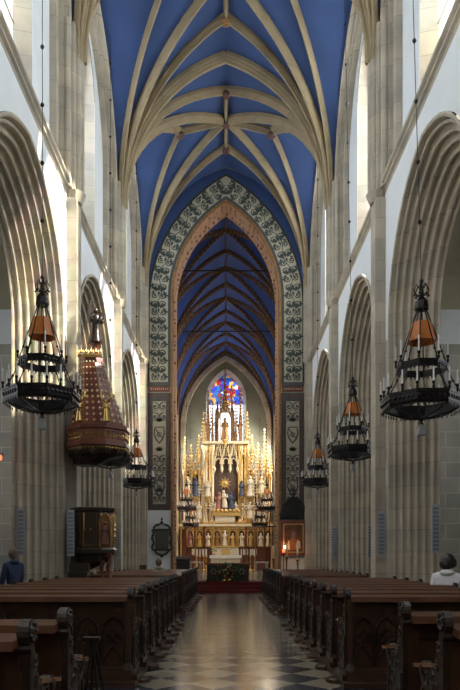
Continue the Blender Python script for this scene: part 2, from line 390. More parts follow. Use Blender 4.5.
# nave end wall behind the camera, with an opening added for the fill light
m = MB(); m.add([(-8.6,-4.55,0),(8.6,-4.55,0),(8.6,-4.55,8),(-8.6,-4.55,8)], [(0,1,2,3)])
m.add([(-8.6,-4.55,8),(-2.5,-4.55,8),(-2.5,-4.55,21),(-8.6,-4.55,21)], [(0,1,2,3)]).add([(8.6,-4.55,8),(2.5,-4.55,8),(2.5,-4.55,21),(8.6,-4.55,21)], [(0,1,2,3)]).add([(-2.5,-4.55,16.5),(2.5,-4.55,16.5),(2.5,-4.55,21),(-2.5,-4.55,21)], [(0,1,2,3)])
tag(m.build('wall_back', plaster), kind='structure')
# nave vault
cm = MB()
Vs = [Vault(PY[i], PY[i+1], W, 14.7, 5.8, 4.8) for i in range(5)]
for V in Vs: V.web(cm)
ceil = tag(cm.build('ceiling', blue, None, True), kind='structure')
for k, V in enumerate(Vs):
    m = MB(); L = V.L
    for sx in (-1, 1):
        for sy in (-1, 1):
            cn = (sx*W, V.yc+sy*L)
            V.rib(m, cn, (0, V.yc), .12, .30)
            V.rib(m, cn, (0, V.yc+sy*L*.5), .11, .28)
            V.rib(m, cn, (sx*W*.47, V.yc), .11, .28)
        V.rib(m, (sx*W*.47, V.yc), (0, V.yc), .11, .26, 6)
        V.rib(m, (0, V.yc+sx*L*.5), (0, V.yc), .11, .26, 6)
        V.rib(m, (sx*W, V.y1), (0, V.y1), .17, .36) if k < 4 else None
        if k == 0: V.rib(m, (sx*W, V.y0), (0, V.y0), .17, .36)
    m.build('vault_rib', ribstone, ceil)
    b = MB()
    for x, y in ((0, V.yc), (0, V.yc-L*.5), (0, V.yc+L*.5), (W*.47, V.yc), (-W*.47, V.yc)):
        z = V.z(x, y); b.lathe([(.15,z-.12),(.18,z-.22),(.13,z-.30),(.05,z-.33)], (x, y), 10)
        for q in range(6): b.oct((x+.14*math.cos(q*PI/3), y+.14*math.sin(q*PI/3), z-.27), .05)
    b.build('boss', darkgold if k % 2 else mat('boss_red', (.12, .05, .04), .6), ceil)
tag(MB().box(-5.6, 5.6, -4.6, 31.9, 20.9, 21.1).build('roof_nave', iron), kind='structure')

# ------------------------------------------------------------------ chancel wall with its painted frame
OH, OZS, OZA = 2.65, 14.3, 19.07
def ring(mb, y, a0, a1, z0, zs0, za0, zs1, za1, n=20):
    mb.loft([[(u, y, z) for u, z in arch(0, a0, z0, zs0, za0, n)], [(u, y, z) for u, z in arch(0, a1, z0, zs1, za1, n)]])
m = MB(); op = arch(0, OH, 0, OZS, OZA, 20)
m.mat(0)
for a, b in zip(op[1:-1], op[2:-1]): m.add([(a[0],CH,a[1]),(b[0],CH,b[1]),(b[0],CH,20.9),(a[0],CH,20.9)], [(0,1,2,3)])
for x0, x1 in ((-W-.3, -OH), (OH, W+.3)):
    m.mat(1).add([(x0,CH,0),(x1,CH,0),(x1,CH,3.85),(x0,CH,3.85)], [(0,1,2,3)])
    m.mat(0).add([(x0,CH,3.85),(x1,CH,3.85),(x1,CH,20.9),(x0,CH,20.9)], [(0,1,2,3)])
cw = tag(m.build('wall_front', [cream, plaster]), kind='structure')
m = MB()
m.loft([[(u, y, z) for u, z in arch(0, OH-k, 0, OZS, OZA-k, 20)] for k, y in ((0,CH),(.0,CH+.9),(.10,CH+.95),(.14,CH+1.05),(.14,CH+1.2))]); m.build('arch_intrados', intrados, cw)
m = MB(); m.loft([[(u, y, z) for u, z in arch(0, OH-k, 0, OZS, OZA-k, 20)] for k, y in ((-.06,CH-.0),(-.06,CH-.06),(.04,CH-.06),(.07,CH),(.04,CH+.08))]); m.build('arch_roll', [darkgold], cw)
m = MB(); ring(m, CH-.012, 3.86, 3.76, 10.1, 13.9, 20.42, 13.9, 20.3); m.build('painted_border_line', leadblack, cw)
m = MB(); ring(m, CH-.008, 2.86, 2.72, 10.1, 14.3, 19.32, 14.3, 19.16); m.build('painted_border_line', bordergrey, cw)
m = MB()
for s in (-1, 1): m.box(min(s*4.05, s*3.86), max(s*4.05, s*3.86), CH-.25, CH, 0, 14.5); m.box(min(s*W, s*4.05), max(s*W, s*4.05), CH-.4, CH, 0, 15)
m.build('corner_shaft', stone, cw)
m = MB(); _V = Vs[4]; _a = arch(0, 3.86, 10.1, 13.9, 20.42, 20); _b = arch(0, W+.1, 10.1, 14.9, 20.7, 20)
m.loft([[(u, CH-.008, z) for u, z in _a[1:-1]], [(u, CH-.008, z) for u, z in _b[1:-1]]]); m.build('painted_spandrel', blue, cw)
# scrolls and lower panels
def ribbon(mb, pts, w, y):              # flat painted stroke on the wall plane
    n = len(pts); vs = []
    for i, (x, z) in enumerate(pts):
        a = pts[min(i+1, n-1)]; b = pts[max(i-1, 0)]; dx, dz = a[0]-b[0], a[1]-b[1]; l = math.hypot(dx, dz) or 1
        ww = w*(1-.5*abs(2*i/(n-1)-1)); vs += [(x-dz/l*ww, y, z+dx/l*ww), (x+dz/l*ww, y, z-dx/l*ww)]
    mb.add(vs, [(2*i, 2*i+1, 2*i+3, 2*i+2) for i in range(n-1)])
def spiral(mb, x, z, ang, r, hand, w, y, turns=1.35):
    pts = []
    for i in range(17):
        t = i/16; rr = r*(1-.78*t); a = ang+hand*turns*2*PI*t; pts.append((x+rr*math.cos(a), z+rr*math.sin(a)))
    ribbon(mb, pts, w, y)
    mb.add([(x+r*.20*math.cos(k*PI/3), y, z+r*.20*math.sin(k*PI/3)) for k in range(6)], [tuple(range(6))])
def leafm(mb, x, z, ang, l, y):
    c, s_ = math.cos(ang), math.sin(ang)
    mb.add([(x+c*a-s_*b, y, z+s_*a+c*b) for a, b in ((0,0),(l*.35,l*.26),(l,0),(l*.35,-l*.26))], [(0,1,2,3)])
for s in (-1, 1):
    m = MB(); path = arch(0, 3.32, 10.2, 14.1, 19.82, 26); pts = path[:len(path)//2+1]; 
    fine = []
    for a, b in zip(pts, pts[1:]):
        k = max(1, int(math.hypot(b[0]-a[0], b[1]-a[1])/.05))
        fine += [(a[0]+(b[0]-a[0])*q/k, a[1]+(b[1]-a[1])*q/k) for q in range(k)]
    fine.append(pts[-1]); tot = len(fine); N = 13; Y = CH-.014
    st = []
    for i in range(0, tot, 2):
        p = fine[i]; q = fine[min(i+3, tot-1)]; b4 = fine[max(i-3, 0)]; an = math.atan2(q[1]-b4[1], q[0]-b4[0]); w_ = .13*math.sin(i/tot*N*PI)
        st.append((p[0]-math.sin(an)*w_, p[1]+math.cos(an)*w_))
    for i in range(0, len(st)-8, 8): ribbon(m, st[i:i+10], .03, Y+.001)
    for j in range(2*N):
        i = min(int((j+.5)*tot/N/2), tot-4); an = math.atan2(fine[i+3][1]-fine[i][1], fine[i+3][0]-fine[i][0]); e = 1 if j % 2 else -1
        for da, l, o_ in ((.5, .2, .30), (1.5, .2, .33), (2.6, .18, .30)): leafm(m, fine[i][0]-math.sin(an)*e*o_, fine[i][1]+math.cos(an)*e*o_, an+e*da, l, Y)
    for j in range(N):
        i = int((j+.5)*tot/N); p = fine[i]; q = fine[min(i+3, tot-1)]; b4 = fine[max(i-3, 0)]
        ang = math.atan2(q[1]-b4[1], q[0]-b4[0]); nx, nz = -math.sin(ang), math.cos(ang)
        for e in (-1, 1):
            for dt, r in ((-.22, .15), (.18, .175)):
                px, pz = p[0]+nx*e*.21+math.cos(ang)*dt, p[1]+nz*e*.21+math.sin(ang)*dt
                spiral(m, -s*px*-1 if False else px, pz, ang+PI*(.5 if e < 0 else -.5), r, e*(1 if dt > 0 else -1), .036, Y)
            leafm(m, p[0]+nx*e*.05, p[1]+nz*e*.05, ang+e*.9, .34, Y)
            leafm(m, p[0]+nx*e*.2, p[1]+nz*e*.2, ang+e*2.2, .22, Y)
        leafm(m, p[0], p[1], ang, .36, Y); leafm(m, p[0], p[1], ang+PI, .26, Y)
    if s > 0: m.v = [(-x, y, z) for x, y, z in m.v]
    m.build('painted_scrollwork', olive, cw)
    # lower painted panel
    m = MB(); x0, x1 = (-3.84, -2.72) if s < 0 else (2.72, 3.84); y = CH-.01
    m.mat(0).box(x0, x1, y-.01, y+.01, 3.86, 9.62); m.mat(2).box(x0+.08, x1-.08, y-.022, y, 3.96, 9.5); m.mat(0).box(x0+.12, x1-.12, y-.026, y, 4.0, 9.46)
    m.mat(1).box(x0+.24, x1-.24, y-.034, y, 4.15, 9.2)
    m.mat(0).box(x0, x1, y-.05, y+.01, 9.95, 10.15); m.mat(2).box(x0+.05, x1-.05, y-.04, y, 9.68, 9.92)
    for q in range(9): m.mat(1).oct((x0+.16+q*.1, y-.05, 9.8), .035, .06)
    xc = (x0+x1)/2; m.mat(0)
    for zt in (8.95, 8.45, 6.35, 5.9, 5.42, 4.45):
        for e in (-1, 1): spiral(m, xc+e*.19, zt, PI/2, .17, e, .030, y-.04, 1.2)
        for e in (-1, 1):
            m.add([(xc+e*.19+.055*math.cos(k*PI/4), y-.042, zt+.055*math.sin(k*PI/4)) for k in range(8)], [tuple(range(8))])
    for zt in (7.55, 4.95):            # shields
        sh = [(-.22,.38),(.22,.38),(.25,.05),(.15,-.22),(0,-.4),(-.15,-.22),(-.25,.05)]
        ribbon(m, [(xc+a, zt+b) for a, b in sh+[sh[0]]], .05, y-.04); ribbon(m, [(xc-.2, zt+.3), (xc+.18, zt-.2)], .05, y-.041)
        spiral(m, xc, zt, 0, .14, 1, .03, y-.042)
    for zt in (8.2, 6.75, 4.75):
        for aa in (-.9, -.45, 0, .45, .9): leafm(m, xc, zt, PI/2+aa, .26, y-.041)
    for zt in (8.95, 8.45, 6.35, 5.9, 5.42, 4.45):
        for e in (-1, 1): ribbon(m, [(xc+e*.2+.205*math.cos(t*PI/8), zt+.205*math.sin(t*PI/8)) for t in range(17)], .022, y-.0405)
    m.build('painted_panel', [bordergrey, cream, borderred], cw)
m = MB().box(-8.7, -W, 31.62, 31.8, 0, 21); m.box(W, 8.7, 31.62, 31.8, 0, 21); tag(m.build('wall_front_aisle', plaster), kind='structure')

# ------------------------------------------------------------------ choir beyond the arch
CW, CY0, CY1, CZ = 4.1, CH+1.2, 55.5, .47
tag(MB().box(-CW-.3, CW+.3, 28.6, 58, 0, CZ-.01).build('floor_choir', floorm), kind='structure')
CB = [CY0+(CY1-CY0)*k/5 for k in range(6)]
for s, nm in ((-1, 'left'), (1, 'right')):
    m = MB(); X = s*CW; m.mat(0)
    for k in range(5):
        y0, y1 = CB[k], CB[k+1]; c = (y0+y1)/2; a = 1.0; wp = arch(c, a+.3, 6.2, 12.6, 14.6) if k in (1, 3, 4) else None
        if wp:
            for p, q in zip(wp[1:-1], wp[2:-1]): m.add([(X,p[0],p[1]),(X,q[0],q[1]),(X,q[0],19.8),(X,p[0],19.8)], [(0,1,2,3)])
            m.add([(X,c-a-.3,0),(X,c+a+.3,0),(X,c+a+.3,6.2),(X,c-a-.3,6.2)], [(0,1,2,3)])
            for ya, yb in ((y0, c-a-.3), (c+a+.3, y1)): m.add([(X,ya,0),(X,yb,0),(X,yb,19.8),(X,ya,19.8)], [(0,1,2,3)])
        else: m.add([(X,y0,0),(X,y1,0),(X,y1,19.8),(X,y0,19.8)], [(0,1,2,3)])
    m.mat(1)
    for y in CB[1:-1]: m.lathe([(.16,0),(.16,13.4)], (s*(CW-.08), y), 8)
    tag(m.build('wall_choir_'+nm, [wallpaint, ribpaint]), kind='structure')
    for k in (1, 3, 4): window('choir', s, (CB[k]+CB[k+1])/2, CW, 1.0, 6.5, 12.7, 14.5, .3, glass_mat('choir_glass', None, .35), .35, 8)
m = MB(); m.add([(-CW,CY0,0),(-OH+.14,CY0,0),(-OH+.14,CY0,20),(-CW,CY0,20)], [(0,1,2,3)]).add([(CW,CY0,0),(OH-.14,CY0,0),(OH-.14,CY0,20),(CW,CY0,20)], [(0,1,2,3)])
op = arch(0, OH-.14, 0, OZS, OZA-.14, 20)
for a, b in zip(op[1:-1], op[2:-1]): m.add([(a[0],CY0,a[1]),(b[0],CY0,b[1]),(b[0],CY0,20.9),(a[0],CY0,20.9)], [(0,1,2,3)])
tag(m.build('wall_choir_front', cream), kind='structure')
# east wall with the stained window
m = MB(); wp = arch(0, 1.75, 7.0, 15.2, 17.9)
for a, b in zip(wp[1:-1], wp[2:-1]): m.add([(a[0],CY1,a[1]),(b[0],CY1,b[1]),(b[0],CY1,20),(a[0],CY1,20)], [(0,1,2,3)])
for x0, x1 in ((-CW-.1, -1.75), (1.75, CW+.1)): m.add([(x0,CY1,0),(x1,CY1,0),(x1,CY1,20),(x0,CY1,20)], [(0,1,2,3)])
m.add([(-1.75,CY1,0),(1.75,CY1,0),(1.75,CY1,7),(-1.75,CY1,7)], [(0,1,2,3)])
east = tag(m.build('wall_choir_end', mat('apse_plaster', (.21, .21, .155), .9, var=.25, scale=.8)), kind='structure')
m = MB(); m.loft([[(u, y, z) for u, z in arch(0, a, 0, 12.8, za)] for a, za, y in ((4.0,19.1,CY1-.02),(3.9,19.0,CY1-.25),(3.55,18.6,CY1-.25),(3.5,18.55,CY1-.02))]); m.build('wall_rib', stone, east)
WN[0] += 1
w = tag(bpy.data.objects.new('window_%d' % WN[0], None), kind='structure'); C.objects.link(w)
A = [(u, CY1, z) for u, z in arch(0, 1.75, 7.0, 15.2, 17.9)]; B = [(u, CY1+.5, z) for u, z in arch(0, 1.5, 7.3, 15.1, 17.6)]
MB().loft([A, B], True).build('window_jamb', ashlar, w)
MB().add(B, [tuple(range(len(B)))]).build('pane', apseglass, w)
m = MB()
for x in (-.5, .5): m.box(x-.06, x+.06, CY1+.40, CY1+.48, 7.3, 16.6)
for k in range(12): m.box(-1.5, 1.5, CY1+.44, CY1+.48, 7.8+k*.75, 7.83+k*.75)
for x in (-1, 0, 1): m.tube([(x+.42*math.cos(t*PI/6), CY1+.44, 15.3+.42*math.sin(t*PI/6)) for t in range(13)], .045, 5)
m.build('tracery', stone, w)
cm = MB(); CV = [Vault(CB[k], CB[k+1], CW, 12.9, 6.5, 5.9) for k in range(5)]
for V in CV: V.web(cm, 12)
cc = tag(cm.build('ceiling_choir', starry, None, True), kind='structure')
m = MB()
for k, V in enumerate(CV):
    for sx in (-1, 1):
        for sy in (-1, 1): V.rib(m, (sx*CW, V.yc+sy*V.L), (0, V.yc), .065, .13)
        V.rib(m, (sx*CW, V.y1), (0, V.y1), .085, .16)
    V.rib(m, (0, V.y0), (0, V.y1), .05, .12, 6)
m.build('vault_rib', ribpaint, cc)
tag(MB().box(-4.8, 4.8, 31.9, 58, 20.0, 20.2).build('roof_choir', iron), kind='structure')
for j, (y, z) in enumerate(((35.0, 17.2), (43.5, 16.9))):
    o = MB().tube([(-2.9 if j == 0 else -3.3, y, z), (2.9 if j == 0 else 3.3, y, z)], .04).build('tie_rod', iron)
    tag(o, ['thin iron tie rod across the choir vault just behind the chancel arch', 'thin iron tie rod deeper in the choir vault'][j], 'tie rod')

# ------------------------------------------------------------------ steps, altar
m = MB()
for k in range(3): m.mat(0).box(-1.75-.0*k, 2.3, 26.9+.33*k, 28.65, .155*k+.001, .155*(k+1))
m.box(-2.0, 2.5, 27.7, 29.4, .4, .478)
tag(m.build('altar_steps', red), 'red carpeted altar steps at the end of the aisle', 'steps')
al = empty('altar', (.08, 28.6, .48), 'dark wooden altar table with openwork sides behind the flower arrangement', 'altar')
MB().box(-1.02, 1.02, -.45, .45, .72, .80).build('altar_top', walnut, al)
m = MB().box(-.9, .9, -.3, .38, .06, .72); m.box(-.97, .97, -.4, .42, 0, .08)
for s in (-1, 1): m.box(s*.86-.06, s*.86+.06, -.40, -.28, .06, .72)
m.build('altar_body', woodblack, al)
m = MB()
for s in (-1, 1):
    for k in range(6): a = k*PI/3; m.oct((s*.62+.11*math.cos(a), -.33, .42+.11*math.sin(a)), .035)
m.build('carved_rosette', ivory, al)
fl = empty('flower_arrangement', (.05, 27.85, .47), 'large green and red flower arrangement in front of the dark altar', 'flowers')
m = MB(); m.lathe([(.12,0),(.2,.05),(.16,.12),(.22,.24),(.2,.25)], (0,0), 10); m.build('vase', brass, fl)
m = MB()
for k in range(420):
    a = random.uniform(0, 2*PI); e = random.uniform(-.6, 1.3); r = .6*random.random()**.5
    c = Vector((r*math.cos(a), r*math.sin(a)*.6, .25+math.sin(e)*.62*(1.15-r))); d = Vector((random.uniform(-1,1), random.uniform(-1,1), random.uniform(-.3,1))).normalized()*random.uniform(.08,.17); q = d.cross(Vector((.3,.2,1))).normalized()*.03
    m.add([c, c+d*.5+q, c+d, c+d*.5-q], [(0,1,2,3)])
m.build('foliage', leaf, fl)
for mt, nm, cnt in ((flowerm, 'red_blossom', 14), (flowerw, 'cream_blossom', 10)):
    for k in range(cnt):
        m = MB(); a = random.uniform(0, 2*PI); r = random.uniform(.05,.45); x, y, z = r*math.cos(a), -.30-.1*random.random(), .2+random.uniform(0,.7)*(1-r)
        for q in range(5): m.oct((x+.02*math.cos(q*1.26), y, z+.02*math.sin(q*1.26)), .022)
        m.build('blossom', mt, fl)

# ------------------------------------------------------------------ high altar retable
RY = 52.6
def px(x): return (x-226)*RY/F
def pz(y): return EYE+(558-y)*RY/F
rt = empty('altar_retable', (0, RY, CZ), 'towering gilded gothic altarpiece with spires beneath the stained window', 'altarpiece')
def R(mb, name, mats, smooth=False):
    mb.v = [(x, y-RY, z-CZ) for x, y, z in mb.v]; return mb.build(name, mats, rt, smooth)
def spire(mb, x, y, z0, z1, r, n=4):
    mb.lathe([(r,z0),(r*1.25,z0+.04),(r*1.25,z0+.12),(r*.85,z0+.16),(.03,z1)], (x, y), n, PI/4)
    h = z1-z0; cnt = max(4, int(h/.3))
    for k in range(cnt):
        t = (k+.6)/cnt; rr = r*.9*(1-t)+.05
        for q in range(4): a = q*PI/2; mb.oct((x+rr*1.15*math.cos(a), y+rr*1.15*math.sin(a), z0+.16+t*(h-.2)), .07*(1-t)+.035)
    mb.oct((x, y, z1+.05), .09, .14)
def gable(mb, x, y, w, z0, h, th=.07):    # ogee gable with crockets
    pts = []
    for i in range(9):
        t = i/8; u = w*(1-t)**.8*(1-.18*math.sin(t*PI)); pts.append((u, z0+h*t))
    for s in (-1, 1):
        mb.tube([(x+s*u, y, z) for u, z in pts], [th*(1-.6*i/8) for i in range(9)], 5)
        for u, z in pts[1:-1]: mb.oct((x+s*(u+.06), y-.03, z+.05), .065)
    mb.oct((x, y, z0+h+.1), .1, .2)
def niche_arch(mb, x, y, w, z0, zs, za, th=.05):
    a = arch(x, w, z0, zs, za, 6); mb.tube([(u, y, z) for u, z in a], th, 5)
m = MB(); m.box(px(180), px(272), RY, RY+.9, CZ, 4.25); m.box(px(181), px(271), RY+.45, RY+.9, 4.25, pz(470)); m.box(px(203), px(248), RY+.45, RY+.9, pz(470), pz(443)); R(m, 'back_board', walnut)
m = MB(); m.box(px(179), px(273), RY-.3, RY+.3, pz(526.5), pz(524)); m.box(px(202), px(249), RY-.2, RY+.5, pz(444), pz(441.5)); m.box(px(179.5), px(272.5), RY-.12, RY, pz(529), pz(527)); R(m, 'cornice', palegold)
for x0, x1, za, zb in ((215, 235, 523, 516), (192, 198, 555, 549), (202, 207, 555, 549), (243, 248, 555, 549), (250, 257, 555, 549)): R(MB().box(px(x0), px(x1), RY-.15, RY+.1, pz(za), pz(zb)), 'marble_panel', ivory)
m = MB(); m.box(px(213), px(238), RY-.4, RY-.05, pz(556), pz(548)); R(m, 'marble_panel', ivory)
m = MB()
m.box(px(222), px(230), RY-.46, RY-.4, pz(555), pz(549)); m.box(px(212), px(239), RY-.46, RY-.1, pz(547.5), pz(546)); R(m, 'tabernacle', gold)
NX = (190.3, 199.6, 208.3, 217.2, 224.8, 232.7, 241.6, 250.7, 260.6, 268)
for i, x in enumerate(NX):
    m = MB(); m.box(px(x)-.22, px(x)+.22, RY-.04, RY+.05, pz(546), pz(532)); R(m, 'niche', nichedark)
    m = MB(); niche_arch(m, px(x), RY-.1, .26, pz(546), pz(534), pz(530)); gable(m, px(x), RY-.12, .3, pz(532), .42, .035); R(m, 'niche_arch', gold)
for x in (181, 186, 195.5, 204.5, 213, 221, 229, 237, 246, 255.5, 264.5, 271.5):
    m = MB(); m.lathe([(.1,CZ),(.12,CZ+.2),(.07,CZ+.3),(.07,pz(531)),(.12,pz(529)),(.12,pz(527))], (px(x), RY-.12), 8); R(m, 'colonnette', {186: walnut, 195.5: darkgold, 204.5: walnut, 246: walnut, 255.5: darkgold, 264.5: walnut}.get(x, gold), True)
# central tower
m = MB(); m.box(px(213), px(238.5), RY+.3, RY+.46, pz(516), pz(450)); R(m, 'central_niche', nichedark)
for x, r in ((204, .13), (206.5, .09), (209.5, .09), (212.5, .13), (239.5, .13), (242, .09), (245, .09), (247.5, .13), (191, .07), (195, .1), (201.5, .07), (253, .1), (259, .07), (264, .09), (184, .09), (269, .09)):
    top = 445 if 203 < x < 248 else 470
    m = MB(); m.lathe([(r*1.6,4.3),(r*1.6,4.5),(r,4.6),(r,pz(top+6)),(r*1.5,pz(top+4)),(r*1.7,pz(top))], (px(x), RY+.1), 8); R(m, 'column', gold if int(x) % 2 else palegold, True)
m = MB()
for x, w in ((218.5, .42), (226, .5), (233.5, .42)): gable(m, px(x), RY+.0, w, pz(464), 1.5, .07); niche_arch(m, px(x), RY+.05, w*.8, pz(468), pz(465), pz(458))
for x in (214.5, 222, 230, 237.5): m.oct((px(x), RY, pz(469)), .14, .34); m.oct((px(x), RY, pz(464)), .1, .2)
for x in range(214, 239, 2): m.tube([(px(x), RY+.1, pz(456)), (px(x+1), RY+.1, pz(450)), (px(x), RY+.1, pz(444))], .035, 4)
R(m, 'tracery_canopy', palegold)
m = MB()
for x, w, z in ((195.5, .45, 478), (188, .3, 482), (252, .45, 478), (260.5, .35, 482), (268, .3, 480), (207.5, .28, 470), (243.5, .28, 470)):
    gable(m, px(x), RY+.0, w, pz(z), 1.2, .06); niche_arch(m, px(x), RY+.05, w*.85, pz(z+12), pz(z+2), pz(z-5), .045)
R(m, 'side_canopy', gold)
for x in (188, 195.5, 252, 260.5, 268): m = MB(); m.box(px(x)-.3, px(x)+.3, RY+.38, RY+.47, 4.4, pz(474)); R(m, 'side_niche', nichedark)
# spires
for x, z0, z1, r in ((225, 412, 363, .34), (208, 425, 391, .24), (240.5, 425, 391, .24), (204, 441, 412, .17), (247, 441, 412, .17), (212.5, 436, 402, .16), (236, 436, 402, .16), (185, 472, 438, .14), (191, 470, 446, .16), (199, 462, 436, .2), (252, 462, 436, .2), (258, 470, 444, .16), (264.5, 470, 430, .17), (270, 474, 448, .13)):
    m = MB(); spire(m, px(x), RY+.3, pz(z0), pz(z1), r)
    if z0 < 440: m.lathe([(r*.9,pz(442)),(r*.9,pz(z0))], (px(x), RY+.3), 4, PI/4) if x != 225 else None
    R(m, 'spire', darkgold if z0 < 440 else gold)
m = MB()
for x in (217.5, 232): m.lathe([(.1,pz(442)),(.1,pz(416)),(.16,pz(414)),(.04,pz(400))], (px(x), RY+.3), 6); 
for x in (215.5, 234): m.lathe([(.07,pz(442)),(.07,pz(420)),(.03,pz(408))], (px(x), RY+.3), 6)
gable(m, px(225), RY+.15, .58, pz(418), 1.6, .08); gable(m, px(225), RY+.45, .58, pz(418), 1.6, .08)
for s in (-1, 1): m.tube([(px(225)+s*.6, RY+.3, pz(420)), (px(225)+s*1.0, RY+.3, pz(424)), (px(225)+s*1.3, RY+.3, pz(432))], .06, 5)
R(m, 'statue_baldachin', darkgold)
m = MB(); sc = (px(225), RY+.2, pz(483)); m.lathe([(.01,0),(.01,.01)], (0,0), 3); m = MB()
for k in range(20):
    a = k*PI/10; l = .58 if k % 2 else .42; p = Vector((math.cos(a), 0, math.sin(a))); q = Vector((-p.z, 0, p.x))*.05
    c = Vector(sc); m.prism([c+p*.15-q, c+p*.15+q, c+p*l], (0, .04, 0))
m.ball(sc, .2, 10, sy=.4); R(m, 'sunburst', gold)

for zlev, xs, h in ((497, (191.5, 199, 203.5, 246, 254, 257, 265), 1.5), (478, (186, 192, 199.5, 249, 256, 262, 267), 1.7), (512, (193, 197, 206, 211, 240, 244, 248, 254, 260, 266), 1.0)):
    for x in xs:
        m = MB(); spire(m, px(x), RY-.05, pz(zlev), pz(zlev)+h, .1); m.lathe([(.06,pz(zlev)-.5),(.06,pz(zlev))], (px(x), RY-.05), 6); R(m, 'pinnacle', [gold, palegold, ivory][int(x*2) % 3])
m = MB()
for k in range(46):
    x = px(181)+k*(px(271)-px(181))/45; m.tube([(x, RY-.16, pz(523.5)), (x+.08, RY-.16, pz(523.5)+.22), (x+.16, RY-.16, pz(523.5))], .025, 4)
R(m, 'cresting', gold)
# statues: a robed figure with head, arms, folds
def statue(mb, x, y, z, h, lean=0):
    n = 12; secs = []
    for r, t in ((.21,0),(.20,.06),(.165,.3),(.14,.5),(.14,.66),(.145,.76),(.11,.82),(.045,.85)):
        secs.append([(x+lean*t*h+h*r*.86*math.cos(2*PI*k/n)*(1+.10*math.cos(6*2*PI*k/n)*(t < .7)), y+h*r*.75*math.sin(2*PI*k/n)*(1+.10*math.cos(6*2*PI*k/n)*(t < .7)), z+h*t) for k in range(n)])
    mb.loft(secs, True, True); mb.ball((x+lean*h*.9, y-.01, z+h*.92), h*.085, 8, sz=1.2)
    for s in (-1, 1): mb.tube([(x+s*h*.12, y, z+h*.77), (x+s*h*.15, y-h*.06, z+h*.60), (x+s*h*.03, y-h*.17, z+h*.64)], [h*.045, h*.045, h*.025], 6)
ORD = ['first', 'second', 'third', 'fourth', 'fifth', 'sixth', 'seventh', 'eighth', 'ninth', 'tenth', 'eleventh', 'twelfth', 'thirteenth']
sm = [robered, gold, palegold, darkgold, ivory, gold, ivory, gold, ivory, palegold]
for i, x in enumerate(NX):
    m = MB(); statue(m, 0, 0, 0, 1.05 if i != 4 else 1.25); o = m.build('statue', sm[i], None, True); o.location = (px(x), RY-.23, pz(546))
    MB().box(-.2, .2, -.16, .16, -.08, 0).build('statue_base', gold, o)
    tag(o, 'small robed saint, %s from the left in the altarpiece base niches' % ORD[i], 'statue', 'saints in the altarpiece base niches')
for x, yb, h, mt, lb in ((195.5, 497, 1.8, robeblue, 'dark blue robed statue in the tall niche left of the gilded altarpiece centre'),
                     (208, 497, 1.5, ivory, 'pale statue on the inner left column of the altarpiece'),
                     (241.5, 497, 1.5, robeblue, 'dark robed statue on the inner right column of the altarpiece'),
                     (250.5, 497, 1.95, ivory, 'ivory white robed statue in the tall niche right of the altarpiece centre'),
                     (261, 494, 1.6, palegold, 'pale gilded statue at the outer right side of the altarpiece'),
                     (188, 494, 1.6, palegold, 'pale gilded statue at the outer left side of the altarpiece'),
                     (225, 440, 2.0, darkgold, 'crowned dark gilded statue high under the central spire of the altarpiece'),
                     (199, 519, 1.6, ivory, 'cream saint statue standing low left on the altarpiece ledge'),
                     (250, 519, 1.6, ivory, 'cream saint statue standing low right on the altarpiece ledge')):
    m = MB(); statue(m, 0, 0, 0, h*.88); o = m.build('statue', mt, None, True); o.location = (px(x), RY-.15, pz(yb)); tag(o, lb, 'statue')
    m = MB(); m.lathe([(.05,-.5),(.12,-.3),(.28,-.06),(.3,0)], (0,0), 8); m.build('corbel', gold, o)
for x, z, h, mt, nm in ((218, 511, 2.1, robered, 'rose robed statue kneeling left in the central niche group'), (232, 511, 2.2, robeblue, 'blue grey robed statue on the right of the central niche group'), (225, 508, 2.0, ivory, 'seated cream statue in the middle of the central niche group'), (214.5, 513, 1.3, ivory, 'short pale statue at the left edge of the central niche group'), (236.5, 513, 1.3, ivory, 'short pale statue at the right edge of the central niche group')):
    m = MB(); statue(m, 0, 0, 0, h*.72, .08 if x < 225 else -.08); o = m.build('statue', mt, None, True); o.location = (px(x), RY-.05, pz(z)); tag(o, nm, 'statue')
m = MB()
for k in range(7):
    x = px(214+4*k); m.box(x-.16, x+.16, RY-.25, RY+.3, pz(516), pz(512)); m.ball((x, RY-.2, pz(511)), .17, 8)
R(m, 'cherub_row', gold)
# white altar table
wt = empty('altar_table', (px(225.5), 50.6, CZ), 'white cloth covered altar table below the gilded altarpiece', 'altar')
MB().box(-1.15, 1.15, -.4, .4, .5, 1.15).build('table_body', ivory, wt); MB().box(-1.25, 1.25, -.5, .5, 1.0, 1.25).build('altar_cloth', white, wt)
for s in (-1, 1): MB().box(s*1.1-.08, s*1.1+.08, -.42, -.3, 0, .5).build('leg', ivory, wt)
m = MB().box(-1.1, 1.1, -.3, .3, 0, .5); m.build('plinth', ivory, wt)
for i, x in enumerate((197.5, 200.5, 204, 206.5, 238, 241, 250, 254)):
    t = empty('candlestick', (px(x), 51.6, CZ), 'gilded candlestick with white candle, %s from the left beside the white altar' % ORD[i], 'candlestick', 'candlesticks beside the high altar')
    MB().lathe([(.18,0),(.1,.1),(.04,.2),(.07,.5),(.035,.6),(.04,1.1),(.12,1.15),(.12,1.2)], (0,0), 8).build('stem', gold, t, True); MB().lathe([(.035,1.2),(.03,1.75)], (0,0), 6).build('candle', wax, t)
vs = empty('flower_vase', (px(215), 50.5, CZ+1.25), 'vase of cream flowers and green leaves standing on the white altar', 'flowers')
MB().lathe([(.08,0),(.12,.1),(.07,.2)], (0,0), 8).build('vase', brass, vs)
m = MB()
